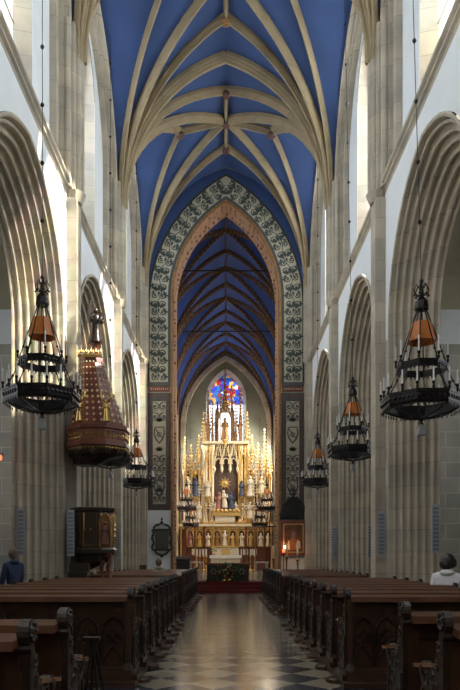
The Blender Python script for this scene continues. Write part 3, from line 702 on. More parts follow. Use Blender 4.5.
for k in range(60):
    c = Vector((random.gauss(0,.18), random.gauss(0,.1), .28+abs(random.gauss(0,.14)))); d = Vector((random.uniform(-1,1), random.uniform(-1,1), random.uniform(-1,1))).normalized()*.13; q = d.cross(Vector((.3,.2,1))).normalized()*.04
    m.add([c, c+d*.5+q, c+d, c+d*.5-q], [(0,1,2,3)])
m.build('foliage', leaf, vs)
m = MB()
for k in range(12): m.oct((random.gauss(0,.16), -.15, .35+random.gauss(0,.1)), .06)
m.build('blossom', flowerw, vs)
# marble rails left and right of the dark altar
for s, x0, x1, lb in ((-1, -1.75, -1.1, 'pale balustrade table at the left of the dark altar'), (1, 1.3, 2.0, 'pale balustrade table at the right of the dark altar')):
    t = empty('side_table', ((x0+x1)/2, 29.9, CZ), lb, 'table'); h = (x1-x0)/2
    MB().box(-h, h, -.22, .22, .8, .87).build('table_top', ivory, t)
    for e in (-1, 1): MB().lathe([(.08,0),(.05,.06),(.07,.3),(.04,.45),(.07,.75),(.08,.8)], (e*(h-.1), 0), 8).build('leg', ivory, t, True)

# ------------------------------------------------------------------ pews
armwood = mat('polished_oak', (.26, .11, .05), .25, var=.3, scale=6)
def pew_end_mesh():
    m = MB(); T = .06
    out = [(-.06,0),(-.06,.12),(0,.16),(0,.93),(-.03,.96),(-.045,1.0)]
    for k in range(12): a = PI-.1-k*.36; out.append((.03+.072*math.cos(a), 1.025+.07*math.sin(a)))
    out += [(.075,.94),(.10,.86),(.14,.78),(.20,.71),(.28,.655),(.36,.665),(.41,.705),(.47,.70),(.50,.64),(.48,.57),(.45,.52),(.45,.16),(.51,.12),(.51,0)]
    m.prism([(0, y, z) for y, z in out], (T, 0, 0))
    def disc(y, z, rs, n=10): m.loft([[(x, y+r*math.cos(2*PI*k/n), z+r*math.sin(2*PI*k/n)) for k in range(n)] for x, r in rs], True, True)
    disc(.03, 1.025, ((-.012,.02),(-.012,.058),(T+.012,.058),(T+.012,.045),(T+.004,.04),(T+.004,.026),(T+.018,.018)))
    disc(.44, .64, ((-.01,.02),(-.01,.045),(T+.012,.045),(T+.02,.02))); disc(.0, .93, ((-.01,.028),(T+.01,.028)))
    for k in range(7): a = 2*PI*k/7; m.ball((T+.008, .03+.05*math.cos(a), 1.025+.05*math.sin(a)), .015, 6)
    def curl(y, z, r, a0, hand):
        m.tube([(T, y+r*(1-.75*i/10)*math.cos(a0+hand*.75*i), z+r*(1-.75*i/10)*math.sin(a0+hand*.75*i)) for i in range(11)], .012, 5)
    for y, z, r, a0, h in ((.09,.84,.04,1,1),(.12,.73,.05,0,-1),(.22,.62,.055,1,1),(.34,.58,.06,2,-1),(.14,.55,.06,0,1),(.27,.45,.07,3,-1),(.12,.36,.06,1,1),(.37,.36,.06,0,1),(.25,.26,.06,2,-1)): curl(y, z, r, a0, h)
    m.box(T, T+.02, .03, .43, .12, .15)
    for y in (.02, .41): m.box(T, T+.015, y, y+.025, .15, .52)
    m.box(T-.01, T+.05, -.06, .50, .0, .06)
    return m
def make_pew(tracery):
    p = empty('pew'); LEN = 2.54
    e = pew_end_mesh(); e1 = e.build('pew_end', woodblack, p)
    m = MB(); m.v = list(e.v); m.f = list(e.f); m.m = list(e.m); m.v = [(-LEN-.0-x, y, z-.05 if z > .6 else z) for x, y, z in m.v]; m.build('pew_end', woodblack, p)
    m = MB(); m.box(-LEN, 0, .02, .06, .06, .96); m.box(-LEN, 0, -.01, .08, .02, .14)
    m.box(-LEN, 0, -.005, .02, .80, .92)
    for k in range(6):
        x = -LEN+k*(LEN-.08)/5; m.box(x, x+.09, -.005, .02, .14, .80)
    m.build('backrest', wood, p)
    MB().box(-LEN, 0, .08, .47, .44, .48).build('seat', wood, p)
    m = MB(); m.prism([(-LEN+.0, -.13, .93), (-LEN, -.12, .985), (-LEN, .10, 1.005), (-LEN, .10, .965)], (LEN, 0, 0)); m.build('book_ledge', woodtop, p)
    m = MB(); m.prism([(-.012, .16, .70), (-.012, .62, .63), (-.012, .64, .655), (-.012, .16, .73)], (.085, 0, 0)); m.build('armrest', armwood, p)
    if tracery:
        m = MB()
        for k in range(4):
            x0 = -LEN+.08+k*.61
            for j in range(2):
                xc = x0+.15+j*.30; a = arch(xc, .135, .2, .55, .74, 6); m.tube([(u, -.012, z) for u, z in a], .018, 4)
                for q in range(4):
                    cx, cz = xc+.06*math.cos(q*PI/2), .50+.06*math.sin(q*PI/2)
                    m.tube([(cx+.05*math.cos(t*PI/4), -.012, cz+.05*math.sin(t*PI/4)) for t in range(9)], .010, 4)
                m.tube([(xc-.13, -.012, .2), (xc, -.012, .42), (xc+.13, -.012, .2)], .014, 4)
        m.build('carved_tracery', woodblack, p)
        m = MB(); m.box(-LEN-.0, .02, -.10, .0, 0, .10); m.box(-LEN, .0, -.06, .0, .10, .15); m.lathe([(.06,.0),(.07,.12),(.035,.2),(.045,.5),(.035,.75),(.06,.86),(.06,.95)], (.0, -.03), 8); m.build('plinth', wood, p)
    return p
pl, ptr = make_pew(False), make_pew(True)
used = {False: 0, True: 0}
def place(y, side, tr, label, group, x):
    src = ptr if tr else pl
    o = src if not used[tr] else copy_tree(src); used[tr] = 1
    o.location = (x, y, .06)
    if side > 0: o.scale = (-.875, 1, 1)
    tag(o, label, 'pew', group)
def block(side, ys, nm, trfirst):
    x = -1.16 if side < 0 else 1.46
    for k, y in enumerate(ys):
        tr = trfirst and k == 0
        place(y, side, tr, ('%s pew with traceried back, rearmost of the %s' if tr else 'dark oak pew, %s row from the rear, %s') % (('dark oak' if tr else ORD[k]), nm), 'pews of the '+nm, x)
    y0, y1 = ys[0]-.22, ys[-1]+.75
    m = MB(); xi, xo = x+(.11 if side < 0 else -.11), x+side*(2.60 if side < 0 else 2.32)
    m.box(min(xi, xo), max(xi, xo), y0, y1, 0, .06)
    for y in ys: m.lathe([(.14,0),(.14,.04),(.12,.06)], (xi, y+.2), 10)
    tag(m.build('pew_platform', wood), 'low dark wooden platform under the '+nm, 'platform')
block(-1, [7.6+.93*k for k in range(8)], 'middle left pew block', True)
block(-1, [16.9+.93*k for k in range(9)], 'front left pew block', True)
block(-1, [2.75, 3.6, 4.45], 'left pew block nearest the viewer', False)
block(1, [7.55+.93*k for k in range(8)], 'middle right pew block', True)
block(1, [16.8+.93*k for k in range(9)], 'front right pew block', True)
block(1, [3.2, 4.15, 5.1], 'right pew block nearest the viewer', False)
# yellow sheet left on a pew ledge
tag(MB().box(1.9, 2.17, 5.0, 5.15, 1.062, 1.067).build('paper_sheet', mat('yellow_paper', (.55, .42, .10), .8)), 'yellow paper sheet lying on the ledge of a near right pew', 'paper')

# ------------------------------------------------------------------ chandeliers
def octa(mb, R0, z0, R1, z1, th, n=8):
    secs = []
    for r, z in ((R0, z0), (R1, z1), (R1-th, z1), (R0-th, z0), (R0, z0)): secs.append([(r*math.cos(2*PI*k/n+PI/8), r*math.sin(2*PI*k/n+PI/8), z) for k in range(n)])
    mb.loft(secs, True)
def make_chandelier():
    t = empty('chandelier')
    m = MB(); octa(m, .80, .02, .82, .20, .03); octa(m, .84, .19, .84, .23, .07); octa(m, .78, -.02, .81, .03, .08)
    for k in range(48):
        a = 2*PI*k/48+.02; rr = .82*math.cos(PI/8)/math.cos((a-PI/8) % (PI/4)-PI/8); m.oct((rr*math.cos(a), rr*math.sin(a), .11), .035, .05); m.oct((rr*math.cos(a), rr*math.sin(a), -.05), .018, .05)
    m.build('lower_ring', iron, t)
    m = MB(); octa(m, .48, .74, .49, .86, .025); octa(m, .51, .85, .51, .88, .05)
    for k in range(32):
        a = 2*PI*k/32; rr = .49*math.cos(PI/8)/math.cos((a-PI/8) % (PI/4)-PI/8); m.oct((rr*math.cos(a), rr*math.sin(a), .73), .02, .05); m.oct((rr*math.cos(a), rr*math.sin(a), .80), .025, .04)
    m.build('upper_ring', iron, t)
    m = MB()
    for k in range(8):
        a = 2*PI*k/8+PI/8; c, s_ = math.cos(a), math.sin(a)
        m.tube([(.79*c, .79*s_, .22), (.62*c, .62*s_, .5), (.49*c, .49*s_, .78)], .013, 5)
        m.tube([(.78*c, .78*s_, .0), (.55*c, .55*s_, -.09), (.3*c, .3*s_, -.15), (.08*c, .08*s_, -.19)], .018, 5)
        m.tube([(.49*c, .49*s_, .86), (.32*c, .32*s_, 1.35), (.17*c, .17*s_, 1.75), (.07*c, .07*s_, 2.02)], .014, 5)
        m.ball((.40*c, .40*s_, 1.10), .03, 6); m.ball((.62*c, .62*s_, .5), .03, 6)
    m.build('stay_bars', iron, t)
    for k in range(16):
        a = 2*PI*k/16+PI/8; r = .83 if k % 2 == 0 else .78; x, y = r*math.cos(a), r*math.sin(a)
        h = MB().lathe([(.012,.2),(.03,.27),(.012,.29),(.035,.33),(.03,.36)], (x, y), 6).build('candle_holder', iron, t)
        MB().lathe([(.018,.36),(.016,.62),(.003,.64)], (x, y), 6).build('candle', wax, h)
    for k in range(8):
        a = 2*PI*k/8+PI/8; x, y = .52*math.cos(a), .52*math.sin(a)
        h = MB().lathe([(.012,.86),(.03,.92),(.012,.94),(.035,.98),(.03,1.01)], (x, y), 6).build('candle_holder', iron, t)
        MB().lathe([(.018,1.01),(.016,1.30),(.003,1.32)], (x, y), 6).build('candle', wax, h)
    m = MB()
    octa(m, .30, 1.32, .20, 1.70, .006)
    m.build('lamp_shade', amber, t)
    m = MB(); m.lathe([(.28,1.39),(.295,1.41),(.28,1.42)], (0,0), 8, PI/8); 
    for k in range(8): a = 2*PI*k/8+PI/8; m.tube([(.295*math.cos(a), .295*math.sin(a), 1.39), (.195*math.cos(a), .195*math.sin(a), 1.77)], .008, 4)
    m.build('shade_frame', iron, t) if False else None
    m = MB(); m.lathe([(.14,1.96),(.15,2.0),(.13,2.12),(.07,2.2),(.03,2.24),(.02,2.5)], (0,0), 8); m.build('crown_cap', iron, t)
    m = MB()
    for k in range(6):
        a = k*PI/3; c, s_ = math.cos(a), math.sin(a); m.tube([(.02*c, .02*s_, 2.24), (.13*c, .13*s_, 2.27), (.16*c, .16*s_, 2.36), (.1*c, .1*s_, 2.46), (.05*c, .05*s_, 2.40)], .014, 5); m.ball((.15*c, .15*s_, 2.25), .025, 6)
    m.ball((0,0,2.53), .045, 8); m.build('scroll_finial', iron, t)
    m = MB(); m.lathe([(.09,-.18),(.09,-.2),(.03,-.23),(.03,-.27),(.06,-.29),(.055,-.3)], (0,0), 8); m.lathe([(.035,-.40),(.07,-.30),(.075,-.29)], (0,0), 4, PI/4) if False else None; m.build('bottom_hub', iron, t)
    m = MB(); m.lathe([(.045,-.30),(.06,-.33),(.11,-.50),(.10,-.52)], (0,0), 4, PI/4); m.build('pendant_lantern', speakerm, t)
    return t
ch0 = make_chandelier(); first = [True]; CHN = []
def chandelier(x, y, z, sc, top, tdx, label, group='wrought iron chandeliers', sz=1.0):
    o = ch0 if first[0] else copy_tree(ch0); first[0] = False
    o.location = (x, y, z); o.scale = (sc, sc, sc*sz); tag(o, label, 'chandelier', group); CHN.append((o, sc, sc*sz, top-z, tdx))
def hang_all():
    for o, sc, sz, h, tdx in CHN:
        m = MB(); a = Vector((0, 0, 2.5)); b = Vector((tdx/sc, 0, h/sz)); m.tube([a, b], .009/sc, 5)
        for k in range(1, 12):
            zz = 2.5+k*1.22/sz
            if zz < b.z-.3: p = a.lerp(b, (zz-2.5)/(b.z-2.5)); m.ball(p, .045/sc, 6)
        m.build('hanging_chain', iron, o)
G6 = 'wrought iron chandeliers'
chandelier(-3.86, 13.45, 4.75, .95, 18.9, .0, 'iron candle chandelier hanging in the nearest left arch, large in view', G6, 1.10)
chandelier(3.94, 12.9, 4.50, .97, 18.9, -.35, 'iron candle chandelier hanging in the nearest right arch, largest on that side', G6, 1.05)
chandelier(-3.85, 21.3, 4.66, .93, 18.9, 0, 'iron chandelier mostly hidden behind the pulpit canopy')
chandelier(3.93, 19.85, 4.70, .94, 18.9, -.25, 'iron chandelier in the second right arch, middle of the right row')
chandelier(-3.82, 27.3, 4.62, .92, 18.9, 0, 'iron chandelier in the far left arch between pulpit and chancel wall')
chandelier(3.97, 27.7, 4.70, .88, 18.9, 0, 'iron chandelier in the far right arch, beside the chancel wall')
def vz(x, y):
    for V in CV:
        if V.y0 <= y <= V.y1: return V.z(x, y)
    return 18
for x, y, z, lb in ((-2.62, 42.5, 4.7, 'choir chandelier on the left, nearer one with bright orange shade'), (-2.75, 50.0, 4.0, 'choir chandelier on the left, farther one before the altarpiece'),
                    (2.72, 42.5, 4.7, 'choir chandelier on the right, nearer one with orange shade'), (2.6, 49.2, 4.0, 'choir chandelier on the right, farther one before the altarpiece')):
    chandelier(x, y, z, .80, vz(x, y)+.1, 0, lb)

hang_all()
# ------------------------------------------------------------------ pulpit and its canopy
PC = (-3.30, 16.55)
pc = empty('pulpit_canopy', (-3.9, 16.55, 3.9), 'tall studded red brown pulpit canopy with gilded ornaments on the left pier', 'pulpit canopy')
def Rp(mb, name, mats, par, smooth=False):
    o = par.location; mb.v = [(x-o.x, y-o.y, z-o.z) for x, y, z in mb.v]; return mb.build(name, mats, par, smooth)
prof = [(4.82,-3.28,.73),(4.95,-3.29,.70),(5.25,-3.32,.62),(5.65,-3.37,.50),(6.1,-3.42,.40),(6.5,-3.46,.33),(6.62,-3.46,.32)]
def octsec(z, cx, r, n=8): return [(max(cx+r*math.cos(2*PI*k/n+PI/8), -4.15), PC[1]+r*math.sin(2*PI*k/n+PI/8)*.9, z) for k in range(n)]
Rp(MB().loft([octsec(*p) for p in prof], True, True), 'canopy_roof', walnut, pc)
m = MB()
for j in range(11):
    z = 4.95+j*.155; t = [p for p in prof if p[0] <= z][-1]; u = prof[min(prof.index(t)+1, len(prof)-1)]; f = (z-t[0])/max(u[0]-t[0], 1e-6)
    cx, r = t[1]+(u[1]-t[1])*f, t[2]+(u[2]-t[2])*f; sec = octsec(z, cx, r+.01)
    for k in range(8):
        a, b = Vector(sec[k]), Vector(sec[(k+1) % 8])
        if max(a.x, b.x) < -4.1: continue
        for q in range(3): m.oct(a.lerp(b, (q+.5)/3), .042 if j < 6 else .03)
Rp(m, 'gilded_studs', palegold, pc)['kind'] = 'stuff'
m = MB(); m.loft([octsec(z, -3.30, r) for z, r in ((4.3,.78),(4.33,.83),(4.42,.83),(4.44,.79),(4.72,.79),(4.75,.85),(4.84,.85),(4.86,.77))], True, True); Rp(m, 'canopy_entablature', walnut, pc)
m = MB(); sec = octsec(4.58, -3.3, .80)
for k in range(8):
    a, b = Vector(sec[k]), Vector(sec[(k+1) % 8])
    if max(a.x, b.x) < -4.1: continue
    d = (b-a).normalized()
    for q in range(4):
        c = a.lerp(b, (q+.5)/4); m.tube([c+d*.06*math.cos(t)+Vector((0,0,.085*math.sin(t))) for t in [i*PI/4 for i in range(9)]], .014, 4); m.oct(c, .03)
    for q in range(9): c = a.lerp(b, q/9); m.oct((c.x, c.y, 4.26), .03, .06)
Rp(m, 'gilded_frieze', brass, pc)
m = MB(); m.loft([octsec(z, cx, r) for z, cx, r in ((4.3,-3.3,.82),(4.15,-3.32,.72),(4.05,-3.45,.5),(3.92,-3.6,.34),(3.88,-3.6,.3))], True, True)
for k in range(12): a = k*PI/6; m.ball((-3.3+.7*math.cos(a), PC[1]+.62*math.sin(a), 4.17), .09, 6)
Rp(m, 'carved_underside', woodblack, pc)
m = MB()
for k in range(10): x = -3.74+k*.062; m.oct((x, PC[1]-.29, 6.72+.03*(k % 2)), .035, .08)
m.box(-3.77, -3.15, PC[1]-.31, PC[1]-.27, 6.60, 6.67); Rp(m, 'gilded_cresting', brass, pc)
for x, y, lb in ((-3.62, PC[1]-.83, 'a'), (-2.95, PC[1]-.8, 'b')):
    m = MB(); statue(m, x, y+.06, 4.86, .56)
    for s in (-1, 1): m.prism([(x+s*.04, y+.05, 5.3), (x+s*.16, y+.06, 5.5), (x+s*.14, y+.06, 5.72), (x+s*.06, y+.05, 5.45)], (0, .02, 0))
    o = m.build('angel_statue', brass, None, True); tag(o, 'gilded angel statue at the %s corner of the pulpit canopy base' % ('wall side' if lb == 'a' else 'aisle side'), 'statue')
m = MB(); m.lathe([(.16,6.6),(.10,6.68),(.07,6.8),(.09,6.95),(.13,7.02),(.07,7.06)], (-3.38, PC[1]), 8); Rp(m, 'finial_pedestal', walnut, pc)
m = MB(); AX = -3.38; statue(m, AX, PC[1], 7.04, .92)
m.prism([(AX-.05, PC[1]+.1, 7.55), (AX-.2, PC[1]+.14, 7.62), (AX-.24, PC[1]+.14, 7.95), (AX-.14, PC[1]+.14, 8.25), (AX-.03, PC[1]+.12, 7.95)], (0, .04, 0))
m.prism([(AX+.05, PC[1]+.12, 7.6), (AX+.14, PC[1]+.3, 7.66), (AX+.16, PC[1]+.32, 7.95), (AX+.05, PC[1]+.2, 7.95)], (0, .04, 0))
m.tube([(AX+.1, PC[1]-.1, 7.62), (AX+.24, PC[1]-.15, 7.55)], .035, 6)
tag(m.build('angel_statue', woodblack, None, True), 'dark winged angel statue on top of the pulpit canopy', 'statue')

pu = empty('pulpit', (-3.6, 16.5, 0), 'carved dark pulpit with panelled sides on twisted columns against the left pier', 'pulpit')
m = MB()
def hexs(z, r, cx=-3.4): return [(cx+r*math.cos(2*PI*k/8+PI/8), 16.5+r*.85*math.sin(2*PI*k/8+PI/8), z) for k in range(8)]
m.loft([hexs(z, r) for z, r in ((1.55,.50),(1.62,.60),(1.72,.60),(1.76,.56),(2.66,.56),(2.69,.60),(2.77,.61),(2.79,.53))], True, True); Rp(m, 'pulpit_box', woodblack, pu)
m = MB(); sec = [(a, b) for a, b in zip(hexs(1.76, .575), hexs(1.76, .575)[1:]+hexs(1.76, .575)[:1])]
for a, b in sec:
    a, b = Vector(a), Vector(b); p, q = a.lerp(b, .12), a.lerp(b, .88); up = Vector((0,0,.86))
    m.tube([p+Vector((0,0,.05)), q+Vector((0,0,.05)), q+up, p+up, p+Vector((0,0,.05))], .014, 4)
    c = a.lerp(b, .5)+Vector((0,0,.46)); d = (b-a).normalized()
    for k in range(8): t = k*PI/4; m.oct(c+d*.12*math.cos(t)+Vector((0,0,.16*math.sin(t))), .022)
    m.oct(c, .04)
Rp(m, 'gilded_panel_trim', brass, pu)
m = MB(); m.loft([hexs(z, r, cx) for z, r, cx in ((1.55,.5,-3.4),(1.4,.44,-3.45),(1.3,.3,-3.55),(1.2,.18,-3.65),(1.1,.06,-3.7))], True, True); m.box(-3.93, -3.8, 16.2, 16.8, 1.2, 2.6); Rp(m, 'pulpit_corbel', woodblack, pu)
for x in (-3.15, -2.98):
    m = MB(); pts = [(x+.025*math.cos(t*.9), 16.3+.025*math.sin(t*.9), .2+t*1.4/24) for t in range(25)]; m.tube(pts, .055, 7); m.box(x-.08, x+.08, 16.22, 16.38, 0, .2); m.box(x-.08, x+.08, 16.22, 16.38, 1.52, 1.62); Rp(m, 'twisted_column', walnut, pu)
m = MB(); a = arch(-3.02, .13, 1.8, 2.4, 2.62, 6); m.tube([(u, 16.0, z) for u, z in a], .03, 5); m.box(-3.16, -2.88, 15.97, 16.03, 1.74, 1.8); m.box(-3.14, -2.9, 16.02, 16.1, 1.78, 2.6); Rp(m, 'corner_niche', darkgold, pu)
m = MB(); statue(m, -3.02, 15.97, 1.82, .6); tag(m.build('statue', walnut, None, True), 'small dark wooden statue in the corner niche of the pulpit', 'statue')
m = MB()
for k in range(6): m.box(-3.88, -3.4, 15.0+.17*k, 15.17+.17*k, .22*k, .22*k+.28)
Rp(m, 'stair', woodblack, pu)

# ------------------------------------------------------------------ speakers
grillem = mat('grille_grey', (.17, .18, .20), .6)
def speaker(x, y, z, rz, label):
    t = empty('column_speaker', (x, y, z), label, 'loudspeaker', 'column loudspeakers on the piers', rz)
    MB().box(-.085, .085, -.07, .07, 0, 1.15).build('cabinet', speakerm, t)
    m = MB()
    for k in range(11): m.box(-.065, .065, -.078, -.07, .05+k*.097, .05+k*.097+.07)
    m.build('grille', grillem, t)
    MB().box(-.03, .03, .07, .15, .4, .6).build('bracket', iron, t)
for x, y, z, lb in ((-4.95, 15.45, 1.55, 'grey column loudspeaker on the near left pier, at the far left of the view'), (-3.88, 16.0, 1.55, 'grey column loudspeaker fixed left of the pulpit'), (-4.03, 23.75, 1.5, 'slim grey column loudspeaker right of the pulpit'),
                (4.98, 15.2, 1.62, 'grey column loudspeaker on the near right pier, closest to the seated woman'), (4.03, 16.6, 1.55, 'grey column loudspeaker on the front edge of the near right pier'), (4.95, 21.9, 1.5, 'grey column loudspeaker inside the second right pier'), (4.03, 23.75, 1.5, 'small grey column loudspeaker on the second right pier edge')):
    speaker(x, y, z, .25 if x < 0 else -.25, lb)

# ------------------------------------------------------------------ wall pieces by the chancel arch
ep = empty('epitaph', (-3.15, CH-.12, 1.6), 'black carved wall epitaph with oval scroll frame left of the chancel arch', 'wall monument')
MB().box(-.32, .32, -.02, .1, .32, 1.25).build('tablet', bordergrey, ep)
m = MB(); m.box(-.4, .4, -.05, .1, .25, .34); m.box(-.42, .42, -.05, .1, 1.24, 1.34)
for s in (-1, 1):
    for k in range(9): m.oct((s*(.44+.04*math.sin(k*1.6)), -.02, .32+k*.115), .07, .08)
    m.tube([(s*.42, 0, 1.34), (s*.3, 0, 1.5), (s*.1, 0, 1.56)], .05, 5); m.tube([(s*.35, 0, .25), (s*.2, 0, .1), (s*.05, 0, .05)], .05, 5)
m.ball((0,0,1.62), .09, 8); m.oct((0,0,1.8), .05, .14); m.oct((0,0,0), .07, .12); m.build('carved_frame', leadblack, ep)
MB().box(-.24, .24, -.035, -.02, .42, 1.15).build('inscription_panel', patterned('inscription', (.06,.06,.055), (.16,.15,.12), 22), ep)
pt = empty('altar_painting', (3.3, CH-.14, 1.5+2*.049), 'framed dark painting under a black gothic canopy right of the chancel arch', 'painting')
m = MB(); 
for a in ((-.64,-.5,0,1.75),(.5,.64,0,1.75)): m.box(a[0], a[1], -.06, .1, a[2], a[3])
m.box(-.5, .5, -.06, .1, 0, .16); m.box(-.5, .5, -.06, .1, 1.58, 1.75); m.build('picture_frame', walnut, pt)
m = MB()
for a in ((-.5,-.45,.16,1.58),(.45,.5,.16,1.58)): m.box(a[0], a[1], -.07, 0, a[2], a[3])
m.box(-.45, .45, -.07, 0, .16, .21); m.box(-.45, .45, -.07, 0, 1.53, 1.58); m.build('gilt_fillet', gold, pt)
MB().box(-.46, .46, -.02, .1, .2, 1.55).build('canvas', canvas, pt)
m = MB(); m.mat(0); m.add([(-.22,-.025,.3),(.22,-.025,.3),(.3,-.025,.6),(.1,-.025,.85),(-.1,-.025,.85),(-.3,-.025,.65)], [(0,1,2,3,4,5)])
m.mat(1).add([(-.1,-.028,.85),(.08,-.028,.85),(.1,-.028,1.15),(0,-.028,1.25),(-.1,-.028,1.1)], [(0,1,2,3,4)]); m.mat(2).add([(-.3,-.03,.3),(-.18,-.03,.3),(-.2,-.03,.75),(-.26,-.03,.75)], [(0,1,2,3)]); m.add([(.1,-.03,.45),(.35,-.03,.35),(.34,-.03,.7),(.2,-.03,.8)], [(0,1,2,3)])
m.build('painted_figure', [mat('paint_orange', (.42, .16, .045), .5, var=.5, scale=6), mat('paint_grey', (.22, .16, .14), .5), ivory], pt)
m = MB(); a = arch(0, .62, 1.8, 2.0, 2.9, 8); m.tube([(u, 0, z) for u, z in a], .05, 5); m.prism([(u*.9, .05, z) for u, z in a], (0, .05, 0))
for q in range(7):
    a0 = -.54+q*.18; m.tube([(a0-.08, -.03, 1.98), (a0, -.03, 1.78), (a0+.08, -.03, 1.98)], .025, 4)
for k in range(6):
    for s in (-1, 1): t = k/6; m.oct((s*.66*(1-t)**.8, -.02, 2.05+t*.85), .07)
for q in range(5): c = (0+.18*math.cos(q*1.257), -.03, 2.3+.18*math.sin(q*1.257)); m.tube([(c[0]+.1*math.cos(t*PI/4), c[1], c[2]+.1*math.sin(t*PI/4)) for t in range(9)], .018, 4)
m.box(-.03, .03, -.03, .03, 2.85, 3.2); m.box(-.1, .1, -.03, .03, 3.02, 3.08); m.build('gothic_canopy', leadblack, pt)
# sanctuary lamp
redglow = bpy.data.materials.new('red_lamp_glass'); redglow.use_nodes = True; _b = redglow.node_tree.nodes['Principled BSDF']; _b.inputs['Base Color'].default_value = (.8, .05, .02, 1); _b.inputs['Emission Color'].default_value = (1, .08, .03, 1); _b.inputs['Emission Strength'].default_value = 5
flame = bpy.data.materials.new('flame'); flame.use_nodes = True; _b = flame.node_tree.nodes['Principled BSDF']; _b.inputs['Emission Color'].default_value = (1, .6, .25, 1); _b.inputs['Emission Strength'].default_value = 14
sl = empty('sanctuary_lamp', (2.78, 30.9, CZ), 'lit red sanctuary lamp on a stand before the right hand painting', 'lamp')
MB().lathe([(.14,0),(.05,.05),(.02,.1),(.02,1.25),(.07,1.3)], (0,0), 8).build('stand', iron, sl, True)
MB().lathe([(.05,1.3),(.07,1.38),(.06,1.46)], (0,0), 10).build('red_glass', redglow, sl, True); MB().ball((.06,0,1.56), .05, 8, sz=1.6).build('flame', flame, sl)
pd = bpy.data.lights.new('flame_light', 'POINT'); pd.energy = 9; pd.color = (1, .45, .18); pd.shadow_soft_size = .06; po = bpy.data.objects.new('flame_light', pd); C.objects.link(po); po.location = (2.88, 30.7, 2.1)
for i, (x, z) in enumerate(((2.83, 1.9), (3.35, 1.75), (2.2, 1.8))):
    t = empty('floor_candlestick', (x, 29.9 - (.0 if i < 2 else .2), CZ), 'tall brass floor candlestick, %s' % ('left one below the painting', 'right one below the painting', 'beside the black crucifix stand')[i], 'candlestick')
    zz = z-CZ-.35
    MB().lathe([(.16,0),(.12,.06),(.04,.12),(.06,.3),(.03,.4),(.035,zz-.2),(.07,zz-.12),(.04,zz-.06),(.11,zz),(.12,zz+.04),(.05,zz+.05)], (0,0), 10).build('stem', brass, t, True)
    MB().lathe([(.05,zz+.05),(.045,zz+.62)], (0,0), 8).build('candle', wax if i == 9 else palegold, t, True)
cx = empty('crucifix_stand', (2.05, 30.3, CZ), 'thin black processional crucifix on a pole right of the altar', 'crucifix')
m = MB(); m.lathe([(.2,0),(.06,.08),(.018,.15),(.018,2.3)], (0,0), 8); m.build('pole', iron, cx)
m = MB(); m.box(-.02, .02, -.02, .02, 2.2, 2.85); m.box(-.3, .3, -.02, .02, 2.5, 2.55); m.build('cross', iron, cx)
am = empty('lectern', (-1.95, 29.2, CZ), 'dark wooden reading desk left of the altar steps', 'lectern')
m = MB(); m.box(-.3, .3, -.2, .2, .0, .95); m.build('desk_body', woodblack, am); m = MB(); m.prism([(-.34,-.25,.93),(-.34,.25,1.07),(-.34,.25,1.11),(-.34,-.25,.97)], (.68,0,0)); m.build('desk_top', mat('matt_oak', (.04, .02, .012), .9), am)
rb = tag(MB().box(-3.46, -3.2, 25.6, 25.9, 0, 1.22).build('confession_box', wood), 'dark brown box standing by the far left pews', 'box')
hl = empty('wall_lamp', (-5.32, 15.0, 3.85), 'small red lamp glowing on the aisle wall at the left edge', 'lamp')
MB().ball((0,0,0), .07, 10).build('lamp_glass', redglow, hl, True); MB().tube([(0,.02,.05), (0,.2,.15), (0,.32,.1)], .012, 5).build('bracket', iron, hl)

